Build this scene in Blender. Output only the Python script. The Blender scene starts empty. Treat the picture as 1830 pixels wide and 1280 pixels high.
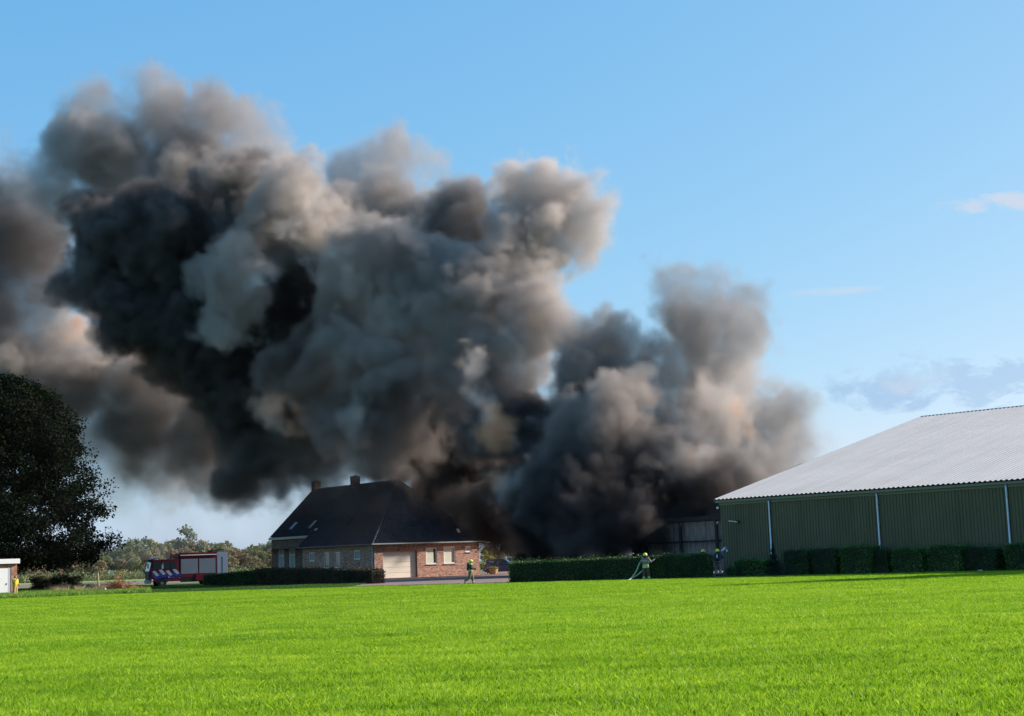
import bpy, bmesh, math, random
import numpy as np
from mathutils import Vector, Matrix, Euler
R = math.radians
PI = math.pi

# ------------------------------------------------------------------ camera, sky, sun, exposure
scene = bpy.context.scene
C = scene.collection
FOC, CAM_H, PITCH, ROLL = 2700.0, 1.7, math.atan(359.4/2700.0), R(2.0)
cam_data = bpy.data.cameras.new('camera')
cam_data.sensor_width = 36.0
cam_data.lens = FOC/1830.0*36.0
cam_data.clip_start = 0.5
cam_data.clip_end = 9000
cam = bpy.data.objects.new('camera', cam_data)
C.objects.link(cam)
_f = Vector((0, math.cos(PITCH), math.sin(PITCH)))
_r0 = Vector((1, 0, 0)); _u0 = Vector((0, -math.sin(PITCH), math.cos(PITCH)))
_r = _r0*math.cos(ROLL) - _u0*math.sin(ROLL)
_u = _r0*math.sin(ROLL) + _u0*math.cos(ROLL)
M = Matrix((_r, _u, -_f)).transposed().to_4x4()
M.translation = Vector((0, 0, CAM_H))
cam.matrix_world = M
scene.camera = cam

SUN_EL, SUN_AZ = R(25.0), R(17.0)      # azimuth measured from +X towards +Y
sun_dir = Vector((math.cos(SUN_AZ)*math.cos(SUN_EL), math.sin(SUN_AZ)*math.cos(SUN_EL), math.sin(SUN_EL)))
world = bpy.data.worlds.new('World'); scene.world = world
world.use_nodes = True
wn = world.node_tree; wn.nodes.clear()
def wnode(t, **k):
    n = wn.nodes.new(t)
    for a, b in k.items(): setattr(n, a, b)
    return n
sky = wnode('ShaderNodeTexSky', sky_type='NISHITA', sun_disc=False, sun_elevation=SUN_EL, sun_rotation=PI/2-SUN_AZ,
            altitude=0.0, air_density=0.75, dust_density=0.8, ozone_density=6.0)
bg = wnode('ShaderNodeBackground'); bg.inputs[1].default_value = 0.15
wo = wnode('ShaderNodeOutputWorld')
# film-like response of the photograph, one power curve per channel for the whole sky
sky_s = wnode('ShaderNodeSeparateColor'); sky_t = wnode('ShaderNodeCombineColor'); wn.links.new(sky.outputs[0], sky_s.inputs[0])
for _c, (_p, _k) in enumerate(((.92, .79), (.50, 1.20), (.25, 1.88))):
    _a = wnode('ShaderNodeMath', operation='POWER'); _a.inputs[1].default_value = _p
    _b = wnode('ShaderNodeMath', operation='MULTIPLY'); _b.inputs[1].default_value = _k
    wn.links.new(sky_s.outputs[_c], _a.inputs[0]); wn.links.new(_a.outputs[0], _b.inputs[0]); wn.links.new(_b.outputs[0], sky_t.inputs[_c])
wn.links.new(sky_t.outputs[0], bg.inputs[0]); wn.links.new(bg.outputs[0], wo.inputs[0])

sl = bpy.data.lights.new('sun', 'SUN'); sl.energy = 3.55; sl.angle = R(0.5); sl.color = (1.0, 0.90, 0.81)
sun = bpy.data.objects.new('sun', sl); C.objects.link(sun)
sun.rotation_euler = sun_dir.to_track_quat('Z', 'Y').to_euler()
sun.location = (60, 40, 60)

scene.view_settings.view_transform = 'Standard'
scene.view_settings.look = 'None'
scene.view_settings.gamma = 1.0
scene.view_settings.use_curve_mapping = False
scene.view_settings.exposure = 1.14
scene.render.engine = 'CYCLES'
cy = scene.cycles
cy.use_denoising = True
cy.max_bounces = 6; cy.diffuse_bounces = 2; cy.glossy_bounces = 2; cy.transmission_bounces = 4
cy.transparent_max_bounces = 12; cy.volume_bounces = 4
cy.volume_step_rate = 1.5; cy.volume_max_steps = 1024
cy.use_adaptive_sampling = True; cy.adaptive_threshold = 0.015
cy.caustics_reflective = False; cy.caustics_refractive = False

# pixel of the 1830x1280 photograph + real distance in front of the camera -> point in the place
def at(px, py, Y):
    x = (px-915)/FOC; y = -(py-640)/FOC
    x0 = x*math.cos(ROLL)+y*math.sin(ROLL); y0 = -x*math.sin(ROLL)+y*math.cos(ROLL)
    d = Vector((x0, math.cos(PITCH)-y0*math.sin(PITCH), math.sin(PITCH)+y0*math.cos(PITCH)))
    return d/d.y*Y + Vector((0, 0, CAM_H))

# ------------------------------------------------------------------ clouds: part of the sky itself, by direction
def build_clouds():
    L = wn.links
    tc = wnode('ShaderNodeTexCoord'); sx = wnode('ShaderNodeSeparateXYZ'); L.new(tc.outputs['Generated'], sx.inputs[0])
    def m(op, a, b=None, c=None, clamp=False):
        n = wnode('ShaderNodeMath', operation=op); n.use_clamp = clamp
        for i, v in enumerate((a, b, c)):
            if v is None: continue
            if isinstance(v, (int, float)): n.inputs[i].default_value = v
            else: L.new(v, n.inputs[i])
        return n.outputs[0]
    yy = m('MAXIMUM', sx.outputs[1], .05)
    u = m('DIVIDE', sx.outputs[0], yy); v = m('DIVIDE', sx.outputs[2], yy)
    cv = wnode('ShaderNodeCombineXYZ'); L.new(u, cv.inputs[0]); L.new(v, cv.inputs[1])
    nz = wnode('ShaderNodeTexNoise'); nz.inputs['Scale'].default_value = 38; nz.inputs['Detail'].default_value = 12; nz.inputs['Roughness'].default_value = .66; nz.inputs['Distortion'].default_value = .35
    st = wnode('ShaderNodeVectorMath', operation='MULTIPLY'); st.inputs[1].default_value = (.7, 1.3, 1); L.new(cv.outputs[0], st.inputs[0]); L.new(st.outputs[0], nz.inputs['Vector'])
    nzb = wnode('ShaderNodeTexNoise'); nzb.inputs['Scale'].default_value = 60; nzb.inputs['Detail'].default_value = 6; L.new(cv.outputs[0], nzb.inputs['Vector'])
    def blob(px, py, wx, wy, soft, k):
        d = at(px, py, 1.0)-Vector((0, 0, CAM_H)); cu, cv_ = d.x, d.z
        a = m('DIVIDE', m('SUBTRACT', u, cu), wx/FOC); b = m('DIVIDE', m('SUBTRACT', m('SUBTRACT', v, m('MULTIPLY', m('SUBTRACT', u, cu), .035)), cv_), wy/FOC)
        r = m('ADD', m('MULTIPLY', a, a), m('MULTIPLY', b, b))
        base = m('SUBTRACT', 1.0, r)
        return m('MULTIPLY', m('DIVIDE', m('ADD', base, m('MULTIPLY', m('SUBTRACT', nz.outputs[0], .5), k)), soft, clamp=True), 1.0)
    cum = m('MAXIMUM', blob(1610, 690, 125, 50, .8, 5.0), m('MULTIPLY', blob(1785, 685, 150, 52, .9, 9), .8))
    wis = m('MAXIMUM', m('MULTIPLY', blob(1795, 362, 130, 17, 1.3, 7.0), .7), m('MULTIPLY', blob(1490, 520, 90, 9, 1.5, 5.0), .55))
    light = m('MULTIPLY', blob(1632, 680, 70, 30, 1.5, 6), m('MULTIPLY', nzb.outputs[0], 1.6, clamp=True))
    ca = wnode('ShaderNodeMix', data_type='RGBA'); ca.inputs['A'].default_value = (*CLOUD_SHADE, 1); ca.inputs['B'].default_value = (*CLOUD_LIT, 1); L.new(m('MULTIPLY', light, .9), ca.inputs[0])
    mx = wnode('ShaderNodeMix', data_type='RGBA'); L.new(m('MULTIPLY', cum, .78), mx.inputs[0]); L.new(sky_t.outputs[0], mx.inputs['A']); L.new(ca.outputs['Result'], mx.inputs['B'])
    m2 = wnode('ShaderNodeMix', data_type='RGBA'); L.new(wis, m2.inputs[0]); L.new(mx.outputs['Result'], m2.inputs['A']); m2.inputs['B'].default_value = (*CLOUD_LIT, 1)
    L.new(m2.outputs['Result'], bg.inputs[0])
CLOUD_SHADE = (1.2, 1.75, 2.5); CLOUD_LIT = (2.1, 2.2, 2.45)
build_clouds()

# ------------------------------------------------------------------ helpers
def ray(px, py):
    a = at(px, py, 1.0) - Vector((0, 0, CAM_H)); return a
def ground_at(px, py, z=0.0):
    d = ray(px, py); t = (z-CAM_H)/d.z
    return Vector((d.x*t, d.y*t, z))
def on_plane(px, py, P0, n):
    o = Vector((0, 0, CAM_H)); d = ray(px, py)
    return o + d*((P0-o).dot(n)/d.dot(n))
def tag(o, label=None, cat=None, group=None, kind=None):
    if label: o['label'] = label
    if cat: o['category'] = cat
    if group: o['group'] = group
    if kind: o['kind'] = kind
    return o
def empty(name, loc, rz=0.0, label=None, cat=None, group=None):
    o = bpy.data.objects.new(name, None); C.objects.link(o)
    o.location = loc; o.rotation_euler = (0, 0, rz); o.empty_display_size = .2
    return tag(o, label, cat, group)
def link(name, me, parent=None, mat=None):
    o = bpy.data.objects.new(name, me); C.objects.link(o)
    if parent: o.parent = parent
    if mat and not me.materials: me.materials.append(mat)
    return o
def copy_tree(o, parent=None):
    c = o.copy(); C.objects.link(c); c.parent = parent
    for ch in list(o.children): copy_tree(ch, c)
    return c

MATS = {}
def mat(name, col, rough=.7, metal=0.0, var=.0, vscale=1.0, bump=0.0, bscale=10.0, spec=.5, emit=None, trans=0.0, coord='Object', col2=None, detail=6):
    if name in MATS: return MATS[name]
    m = bpy.data.materials.new(name); m.use_nodes = True; t = m.node_tree
    b = t.nodes['Principled BSDF']
    b.inputs['Base Color'].default_value = (*col, 1); b.inputs['Roughness'].default_value = rough
    b.inputs['Metallic'].default_value = metal; b.inputs['Specular IOR Level'].default_value = spec
    if var or col2 or bump:
        tc = t.nodes.new('ShaderNodeTexCoord')
    if var or col2:
        nz = t.nodes.new('ShaderNodeTexNoise'); nz.inputs['Scale'].default_value = vscale; nz.inputs['Detail'].default_value = detail; nz.inputs['Roughness'].default_value = .65
        t.links.new(tc.outputs[coord], nz.inputs['Vector'])
        mx = t.nodes.new('ShaderNodeMix'); mx.data_type = 'RGBA'
        c2 = col2 if col2 else tuple(c*(1-var) for c in col)
        c1 = col if col2 else tuple(min(1, c*(1+var)) for c in col)
        mx.inputs['A'].default_value = (*c1, 1); mx.inputs['B'].default_value = (*c2, 1)
        rp = t.nodes.new('ShaderNodeMapRange'); rp.inputs[1].default_value = .32; rp.inputs[2].default_value = .68
        t.links.new(nz.outputs[0], rp.inputs[0]); t.links.new(rp.outputs[0], mx.inputs[0])
        t.links.new(mx.outputs['Result'], b.inputs['Base Color'])
    if bump:
        n2 = t.nodes.new('ShaderNodeTexNoise'); n2.inputs['Scale'].default_value = bscale; n2.inputs['Detail'].default_value = 5
        t.links.new(tc.outputs[coord], n2.inputs['Vector'])
        bp = t.nodes.new('ShaderNodeBump'); bp.inputs['Strength'].default_value = bump; bp.inputs['Distance'].default_value = .02
        t.links.new(n2.outputs[0], bp.inputs['Height']); t.links.new(bp.outputs[0], b.inputs['Normal'])
    MATS[name] = m
    return m
def weather(m, axis_scale, amount, scale=1.0, lo=.4, hi=.7, dirt=(.5, .47, .42)):
    """streaked dirt: a stretched noise multiplies the base colour"""
    t = m.node_tree; b = t.nodes['Principled BSDF']; s = b.inputs['Base Color']
    tc = t.nodes.new('ShaderNodeTexCoord'); mp = t.nodes.new('ShaderNodeVectorMath'); mp.operation = 'MULTIPLY'; mp.inputs[1].default_value = axis_scale
    nz = t.nodes.new('ShaderNodeTexNoise'); nz.inputs['Scale'].default_value = scale; nz.inputs['Detail'].default_value = 7; nz.inputs['Roughness'].default_value = .7
    t.links.new(tc.outputs['Object'], mp.inputs[0]); t.links.new(mp.outputs[0], nz.inputs['Vector'])
    mr = t.nodes.new('ShaderNodeMapRange'); mr.inputs[1].default_value = lo; mr.inputs[2].default_value = hi; mr.inputs[4].default_value = amount
    t.links.new(nz.outputs[0], mr.inputs[0])
    mx = t.nodes.new('ShaderNodeMix'); mx.data_type = 'RGBA'; mx.blend_type = 'MULTIPLY'
    t.links.new(mr.outputs[0], mx.inputs[0]); mx.inputs['B'].default_value = (*dirt, 1)
    if s.is_linked: t.links.new(s.links[0].from_socket, mx.inputs['A'])
    else: mx.inputs['A'].default_value = s.default_value
    t.links.new(mx.outputs['Result'], s)
    return m
def leaf_mat(name, cols, transl=.35, rough=.55, scale=.6):
    """leaf material: colour differs from leaf to leaf (random per island) and between clumps"""
    if name in MATS: return MATS[name]
    m = bpy.data.materials.new(name); m.use_nodes = True; t = m.node_tree
    b = t.nodes['Principled BSDF']; out = t.nodes['Material Output']
    ge = t.nodes.new('ShaderNodeNewGeometry'); cr = t.nodes.new('ShaderNodeValToRGB')
    tc = t.nodes.new('ShaderNodeTexCoord'); nz = t.nodes.new('ShaderNodeTexNoise'); nz.inputs['Scale'].default_value = scale
    t.links.new(tc.outputs['Object'], nz.inputs['Vector'])
    ad = t.nodes.new('ShaderNodeMath'); ad.operation = 'MULTIPLY_ADD'; ad.inputs[1].default_value = .55
    sb = t.nodes.new('ShaderNodeMath'); sb.operation = 'MULTIPLY_ADD'; sb.inputs[1].default_value = 1.6; sb.inputs[2].default_value = -.58
    t.links.new(nz.outputs[0], sb.inputs[0])
    t.links.new(ge.outputs['Random Per Island'], ad.inputs[0]); t.links.new(sb.outputs[0], ad.inputs[2])
    t.links.new(ad.outputs[0], cr.inputs[0])
    n = len(cols)
    cr.color_ramp.elements[0].color = (*cols[0], 1); cr.color_ramp.elements[1].color = (*cols[-1], 1)
    for i in range(1, n-1):
        e = cr.color_ramp.elements.new(i/(n-1)); e.color = (*cols[i], 1)
    t.links.new(cr.outputs[0], b.inputs['Base Color'])
    b.inputs['Roughness'].default_value = rough; b.inputs['Specular IOR Level'].default_value = .3
    tr = t.nodes.new('ShaderNodeBsdfTranslucent'); t.links.new(cr.outputs[0], tr.inputs[0])
    ms = t.nodes.new('ShaderNodeMixShader'); ms.inputs[0].default_value = transl
    t.links.new(b.outputs[0], ms.inputs[1]); t.links.new(tr.outputs[0], ms.inputs[2]); t.links.new(ms.outputs[0], out.inputs[0])
    MATS[name] = m
    return m

class MB:
    """collects boxes, prisms and tubes and links them as one mesh object"""
    def __init__(s): s.v = []; s.f = []; s.mi = []; s.m = 0
    def add(s, vs, fs):
        k = len(s.v); s.v += [tuple(v) for v in vs]; s.f += [tuple(i+k for i in f) for f in fs]; s.mi += [s.m]*len(fs); return s
    def box(s, c, d, rot=None):
        hx, hy, hz = d[0]/2, d[1]/2, d[2]/2
        vs = [Vector((x, y, z)) for x in (-hx, hx) for y in (-hy, hy) for z in (-hz, hz)]
        if rot: vs = [rot @ v for v in vs]
        c = Vector(c)
        return s.add([v+c for v in vs], [(0,1,3,2),(4,6,7,5),(0,4,5,1),(2,3,7,6),(0,2,6,4),(1,5,7,3)])
    def prism(s, poly, axis, a, b):
        """poly in the plane normal to axis, extruded from a to b"""
        n = len(poly)
        def P(u, v, w): return {'x': (w, u, v), 'y': (u, w, v), 'z': (u, v, w)}[axis]
        vs = [P(u, v, a) for u, v in poly]+[P(u, v, b) for u, v in poly]
        return s.add(vs, [tuple(range(n))[::-1], tuple(range(n, 2*n))]+[(i, (i+1) % n, (i+1) % n+n, i+n) for i in range(n)])
    def tube(s, pts, r, n=8, cap=True):
        pts = [Vector(p) for p in pts]; rs = r if isinstance(r, (list, tuple)) else [r]*len(pts)
        k = len(s.v); vs = []
        for i, p in enumerate(pts):
            d = (pts[min(i+1, len(pts)-1)]-pts[max(i-1, 0)]).normalized()
            a = d.orthogonal().normalized() if i == 0 else (a-d*a.dot(d)).normalized()
            b = d.cross(a)
            vs += [p+(a*math.cos(2*PI*j/n)+b*math.sin(2*PI*j/n))*rs[i] for j in range(n)]
        fs = [(i*n+j, i*n+(j+1) % n, (i+1)*n+(j+1) % n, (i+1)*n+j) for i in range(len(pts)-1) for j in range(n)]
        if cap: fs += [tuple(range(n))[::-1], tuple((len(pts)-1)*n+j for j in range(n))]
        return s.add(vs, fs)
    def ell(s, c, r, nu=12, nv=8, lo=0.0, hi=PI):
        vs = []; fs = []
        for i in range(nv+1):
            a = lo+(hi-lo)*i/nv
            vs += [(c[0]+r[0]*math.sin(a)*math.cos(2*PI*j/nu), c[1]+r[1]*math.sin(a)*math.sin(2*PI*j/nu), c[2]+r[2]*math.cos(a)) for j in range(nu)]
        fs = [(i*nu+j, (i+1)*nu+j, (i+1)*nu+(j+1) % nu, i*nu+(j+1) % nu) for i in range(nv) for j in range(nu)]
        return s.add(vs, fs)
    def mesh(s, name, mats, bevel=0, smooth=False):
        me = bpy.data.meshes.new(name); me.from_pydata(s.v, [], s.f)
        mats = mats if isinstance(mats, (list, tuple)) else [mats]
        for m in mats: me.materials.append(m)
        if len(mats) > 1: me.polygons.foreach_set('material_index', s.mi)
        bm = bmesh.new(); bm.from_mesh(me); bmesh.ops.recalc_face_normals(bm, faces=bm.faces)
        if bevel: bmesh.ops.bevel(bm, geom=[e for e in bm.edges if e.is_manifold and e.calc_face_angle(0) > .5], offset=bevel, segments=2, affect='EDGES', clamp_overlap=True)
        bm.to_mesh(me); bm.free()
        if smooth: me.polygons.foreach_set('use_smooth', [True]*len(me.polygons))
        return me
    def build(s, name, mats, parent=None, bevel=0, smooth=False, loc=None):
        o = link(name, s.mesh(name, mats, bevel, smooth), parent)
        if loc is not None: o.location = loc
        return o

def np_mesh(name, V, k, m):
    """mesh of separate k-gons from an (n*k, 3) array"""
    V = np.asarray(V, np.float32).reshape(-1, 3); n = len(V)//k
    me = bpy.data.meshes.new(name)
    me.vertices.add(n*k); me.vertices.foreach_set('co', V.ravel())
    me.loops.add(n*k); me.loops.foreach_set('vertex_index', np.arange(n*k, dtype=np.int32))
    me.polygons.add(n); me.polygons.foreach_set('loop_start', np.arange(0, n*k, k, dtype=np.int32)); me.polygons.foreach_set('loop_total', np.full(n, k, np.int32))
    me.update(calc_edges=True); me.materials.append(m)
    return me
def leaves(P, size, rng, up=.3, aspect=.65):
    """one small bent-free leaf quad at each point"""
    n = len(P)
    a = rng.normal(size=(n, 3)); a /= np.linalg.norm(a, axis=1)[:, None]
    b = rng.normal(size=(n, 3)); b[:, 2] *= up; b -= a*(a*b).sum(1)[:, None]; b /= np.linalg.norm(b, axis=1)[:, None]
    s = (size*rng.uniform(.6, 1.3, n))[:, None]
    a = a*s*.5; b = b*s*.5*aspect
    return np.stack([P-a, P-b*1.0+a*.1, P+a, P+b*1.0+a*.1], 1).reshape(-1, 3)

# ------------------------------------------------------------------ materials
M_grass_base = mat('grass_ground', (.075, .15, .018), .95, col2=(.045, .095, .012), vscale=.8, bump=.6, bscale=6, coord='Object')
M_soil = mat('soil', (.10, .065, .045), .95, col2=(.05, .035, .025), vscale=1.5, bump=1, bscale=8)
M_paving = mat('clay_paving', (.30, .20, .165), .85, col2=(.19, .125, .105), vscale=.9, bump=.5, bscale=12)
M_white = mat('white_paint', (.78, .77, .74), .45, var=.04, vscale=3)
M_frame = mat('window_frame', (.62, .62, .58), .45)
M_glass = mat('glass', (.02, .026, .03), .04, spec=1.0)
M_skyglass = mat('skylight_glass', (.05, .07, .09), .03, spec=1.0, metal=.6)
M_zinc = mat('zinc', (.48, .55, .62), .35, metal=.35, var=.12, vscale=4)
M_darkmetal = mat('dark_metal', (.02, .02, .022), .5, metal=.3)
M_rubber = mat('rubber', (.012, .012, .013), .85)
M_bark = mat('bark', (.06, .045, .035), .95, var=.35, vscale=5, bump=1, bscale=14)

def brick_mat(name, c1, c2, mortar, scale=1.0):
    m = bpy.data.materials.new(name); m.use_nodes = True; t = m.node_tree; b = t.nodes['Principled BSDF']
    tc = t.nodes.new('ShaderNodeTexCoord'); br = t.nodes.new('ShaderNodeTexBrick')
    mp = t.nodes.new('ShaderNodeCombineXYZ'); sx = t.nodes.new('ShaderNodeSeparateXYZ')
    t.links.new(tc.outputs['Object'], sx.inputs[0])
    ad = t.nodes.new('ShaderNodeMath'); ad.operation = 'ADD'
    t.links.new(sx.outputs[0], ad.inputs[0]); t.links.new(sx.outputs[1], ad.inputs[1])
    t.links.new(ad.outputs[0], mp.inputs[0]); t.links.new(sx.outputs[2], mp.inputs[1])
    t.links.new(mp.outputs[0], br.inputs['Vector'])
    br.inputs['Scale'].default_value = 1.0; br.inputs['Brick Width'].default_value = .26; br.inputs['Row Height'].default_value = .095
    br.inputs['Mortar Size'].default_value = .010; br.inputs['Bias'].default_value = -.1
    br.inputs['Color1'].default_value = (*c1, 1); br.inputs['Color2'].default_value = (*c2, 1); br.inputs['Mortar'].default_value = (*mortar, 1)
    nz = t.nodes.new('ShaderNodeTexNoise'); nz.inputs['Scale'].default_value = 2.3; nz.inputs['Detail'].default_value = 8; nz.inputs['Roughness'].default_value = .75
    t.links.new(mp.outputs[0], nz.inputs['Vector'])
    # per brick tone: noise sampled on the brick grid
    sn = t.nodes.new('ShaderNodeVectorMath'); sn.operation = 'SNAP'; sn.inputs[1].default_value = (.26, .095, 1)
    t.links.new(mp.outputs[0], sn.inputs[0]); wn_ = t.nodes.new('ShaderNodeTexWhiteNoise'); t.links.new(sn.outputs[0], wn_.inputs[0])
    ov = t.nodes.new('ShaderNodeMix'); ov.data_type = 'RGBA'; ov.blend_type = 'MULTIPLY'; ov.inputs[0].default_value = 1
    mr = t.nodes.new('ShaderNodeMapRange'); mr.inputs[3].default_value = .55; mr.inputs[4].default_value = 1.35
    t.links.new(wn_.outputs[0], mr.inputs[0])
    m2 = t.nodes.new('ShaderNodeMath'); m2.operation = 'MULTIPLY_ADD'; m2.inputs[1].default_value = .9; m2.inputs[2].default_value = .55
    t.links.new(nz.outputs[0], m2.inputs[0])
    m3 = t.nodes.new('ShaderNodeMath'); m3.operation = 'MULTIPLY'; t.links.new(m2.outputs[0], m3.inputs[0]); t.links.new(mr.outputs[0], m3.inputs[1])
    t.links.new(br.outputs[0], ov.inputs['A']); t.links.new(m3.outputs[0], ov.inputs['B'])
    t.links.new(ov.outputs['Result'], b.inputs['Base Color']); b.inputs['Roughness'].default_value = .9
    bp = t.nodes.new('ShaderNodeBump'); bp.inputs['Strength'].default_value = .8; bp.inputs['Distance'].default_value = .012; bp.invert = True
    t.links.new(br.outputs[1], bp.inputs['Height']); t.links.new(bp.outputs[0], b.inputs['Normal'])
    return m
M_brick = brick_mat('mottled_brick', (.46, .25, .17), (.27, .145, .11), (.40, .33, .27))
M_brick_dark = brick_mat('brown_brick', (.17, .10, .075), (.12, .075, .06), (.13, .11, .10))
M_brick_red = brick_mat('red_brick', (.42, .17, .09), (.33, .14, .08), (.35, .28, .22))

# ------------------------------------------------------------------ ground, field, paths
def sheet(name, pts, z, m, kind='structure'):
    o = link(name, MB().add([(x, y, z) for x, y in pts], [tuple(range(len(pts)))]).mesh(name, m))
    o['kind'] = kind
    return o
def gp(*px): return [tuple(ground_at(*p)[:2]) for p in px]
sheet('ground', [(-4000, -60), (4000, -60), (4000, 7000), (-4000, 7000)], 0, M_grass_base)
M_rough = mat('meadow', (.16, .20, .045), .95, col2=(.20, .17, .07), vscale=.05, bump=.5, bscale=2)
sheet('meadow', [(-400, 205), (-12, 215), (60, 260), (80, 900), (-420, 900)], .004, M_rough)
M_plough = mat('ploughed_soil', (.20, .125, .095), .95, var=.2, vscale=.2, bump=.8, bscale=2)
sheet('ploughed_strip', [(-300, 235), (-40, 228), (-42, 285), (-320, 300)], .008, M_plough)
M_lime = mat('far_grass', (.20, .34, .05), .95, var=.25, vscale=.15)
sheet('far_green_strip', [(-330, 335), (-40, 325), (-40, 372), (-330, 385)], .008, M_lime)
sheet('house_yard', [(-13.6, 113.5), (-.9, 111), (3, 150), (6, 212), (-14, 212), (-16, 176), (-14.5, 160)], .008, M_paving)
sheet('yard_behind_hedge', [(-.6, 111.2), (13.2, 102.4), (18, 130), (40, 190), (6.2, 190), (3.2, 150)], .008, mat('yard_concrete', (.22, .20, .19), .9, var=.15, vscale=.5))
sheet('soil_bed', [(10.9, 101.0), (24, 91.2), (36, 78.6), (38.6, 82.6), (14.2, 107.6)], .012, M_soil)
sheet('grass_field', [(-60, 10), (60, 10), (60, 62), (36.5, 77), (24, 89.5), (10.6, 99.7), (-.8, 107), (-13.0, 112.5), (-24, 117), (-60, 122)], .004,
      mat('field_base', (.13, .26, .02), .95, col2=(.08, .18, .015), vscale=1.2, bump=.6, bscale=8))

# grass blades: one clump mesh per zone scattered over the real field
def clump_mesh(name, nb, rad, h, w, seed, m):
    rng = np.random.default_rng(seed)
    rr = rad*np.sqrt(rng.random(nb)); th = rng.random(nb)*2*PI
    base = np.stack([rr*np.cos(th), rr*np.sin(th), np.zeros(nb)], 1)
    hh = h*rng.uniform(.55, 1.15, nb); la = rng.random(nb)*2*PI; le = hh*rng.uniform(.15, .75, nb)
    ld = np.stack([np.cos(la), np.sin(la), np.zeros(nb)], 1)
    wa = rng.random(nb)*2*PI; wd = np.stack([np.cos(wa), np.sin(wa), np.zeros(nb)], 1)*w/2
    up = np.array([0, 0, 1.0])
    mid = base+ld*(le*.3)[:, None]+up*(hh*.6)[:, None]; tip = base+ld*le[:, None]+up*(hh*(1-.25*le/hh))[:, None]
    q = np.stack([base-wd, base+wd, mid+wd*.8, tip, mid-wd*.8], 1)
    return np_mesh(name, q.reshape(-1, 3), 5, m)
def blade_mat():
    m = bpy.data.materials.new('grass_blade'); m.use_nodes = True; t = m.node_tree
    b = t.nodes['Principled BSDF']; out = t.nodes['Material Output']
    ge = t.nodes.new('ShaderNodeNewGeometry'); cr = t.nodes.new('ShaderNodeValToRGB')
    nz = t.nodes.new('ShaderNodeTexNoise'); nz.inputs['Scale'].default_value = 1.1; nz.inputs['Detail'].default_value = 9; nz.inputs['Roughness'].default_value = .7
    mp = t.nodes.new('ShaderNodeVectorMath'); mp.operation = 'MULTIPLY'; mp.inputs[1].default_value = (.5, 1, 1)
    t.links.new(ge.outputs['Position'], mp.inputs[0]); t.links.new(mp.outputs[0], nz.inputs['Vector'])
    n3 = t.nodes.new('ShaderNodeTexNoise'); n3.inputs['Scale'].default_value = .16; n3.inputs['Detail'].default_value = 3
    mp3 = t.nodes.new('ShaderNodeVectorMath'); mp3.operation = 'MULTIPLY'; mp3.inputs[1].default_value = (.3, 1.5, 1)
    t.links.new(ge.outputs['Position'], mp3.inputs[0]); t.links.new(mp3.outputs[0], n3.inputs['Vector'])
    a = t.nodes.new('ShaderNodeMath'); a.operation = 'MULTIPLY_ADD'; a.inputs[1].default_value = .55
    c = t.nodes.new('ShaderNodeMath'); c.operation = 'MULTIPLY_ADD'; c.inputs[1].default_value = 1.5; c.inputs[2].default_value = -.5
    t.links.new(nz.outputs[0], c.inputs[0]); t.links.new(ge.outputs['Random Per Island'], a.inputs[0]); t.links.new(c.outputs[0], a.inputs[2])
    d3 = t.nodes.new('ShaderNodeMath'); d3.operation = 'MULTIPLY_ADD'; d3.inputs[1].default_value = .55; d3.inputs[2].default_value = -.27
    t.links.new(n3.outputs[0], d3.inputs[0]); e3 = t.nodes.new('ShaderNodeMath'); e3.operation = 'ADD'; t.links.new(a.outputs[0], e3.inputs[0]); t.links.new(d3.outputs[0], e3.inputs[1])
    t.links.new(e3.outputs[0], cr.inputs[0])
    r = cr.color_ramp; r.elements[0].color = (.07, .19, .006, 1); r.elements[1].color = (.50, .66, .05, 1)
    e = r.elements.new(.5); e.color = (.25, .46, .010, 1)
    t.links.new(cr.outputs[0], b.inputs['Base Color']); b.inputs['Roughness'].default_value = .45; b.inputs['Specular IOR Level'].default_value = .3
    tr = t.nodes.new('ShaderNodeBsdfTranslucent'); t.links.new(cr.outputs[0], tr.inputs[0])
    ms = t.nodes.new('ShaderNodeMixShader'); ms.inputs[0].default_value = .45
    t.links.new(b.outputs[0], ms.inputs[1]); t.links.new(tr.outputs[0], ms.inputs[2]); t.links.new(ms.outputs[0], out.inputs[0])
    return m
M_blade = blade_mat()
CL = bpy.data.collections.new('clump_sources')       # not linked to the scene: sources only
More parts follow.
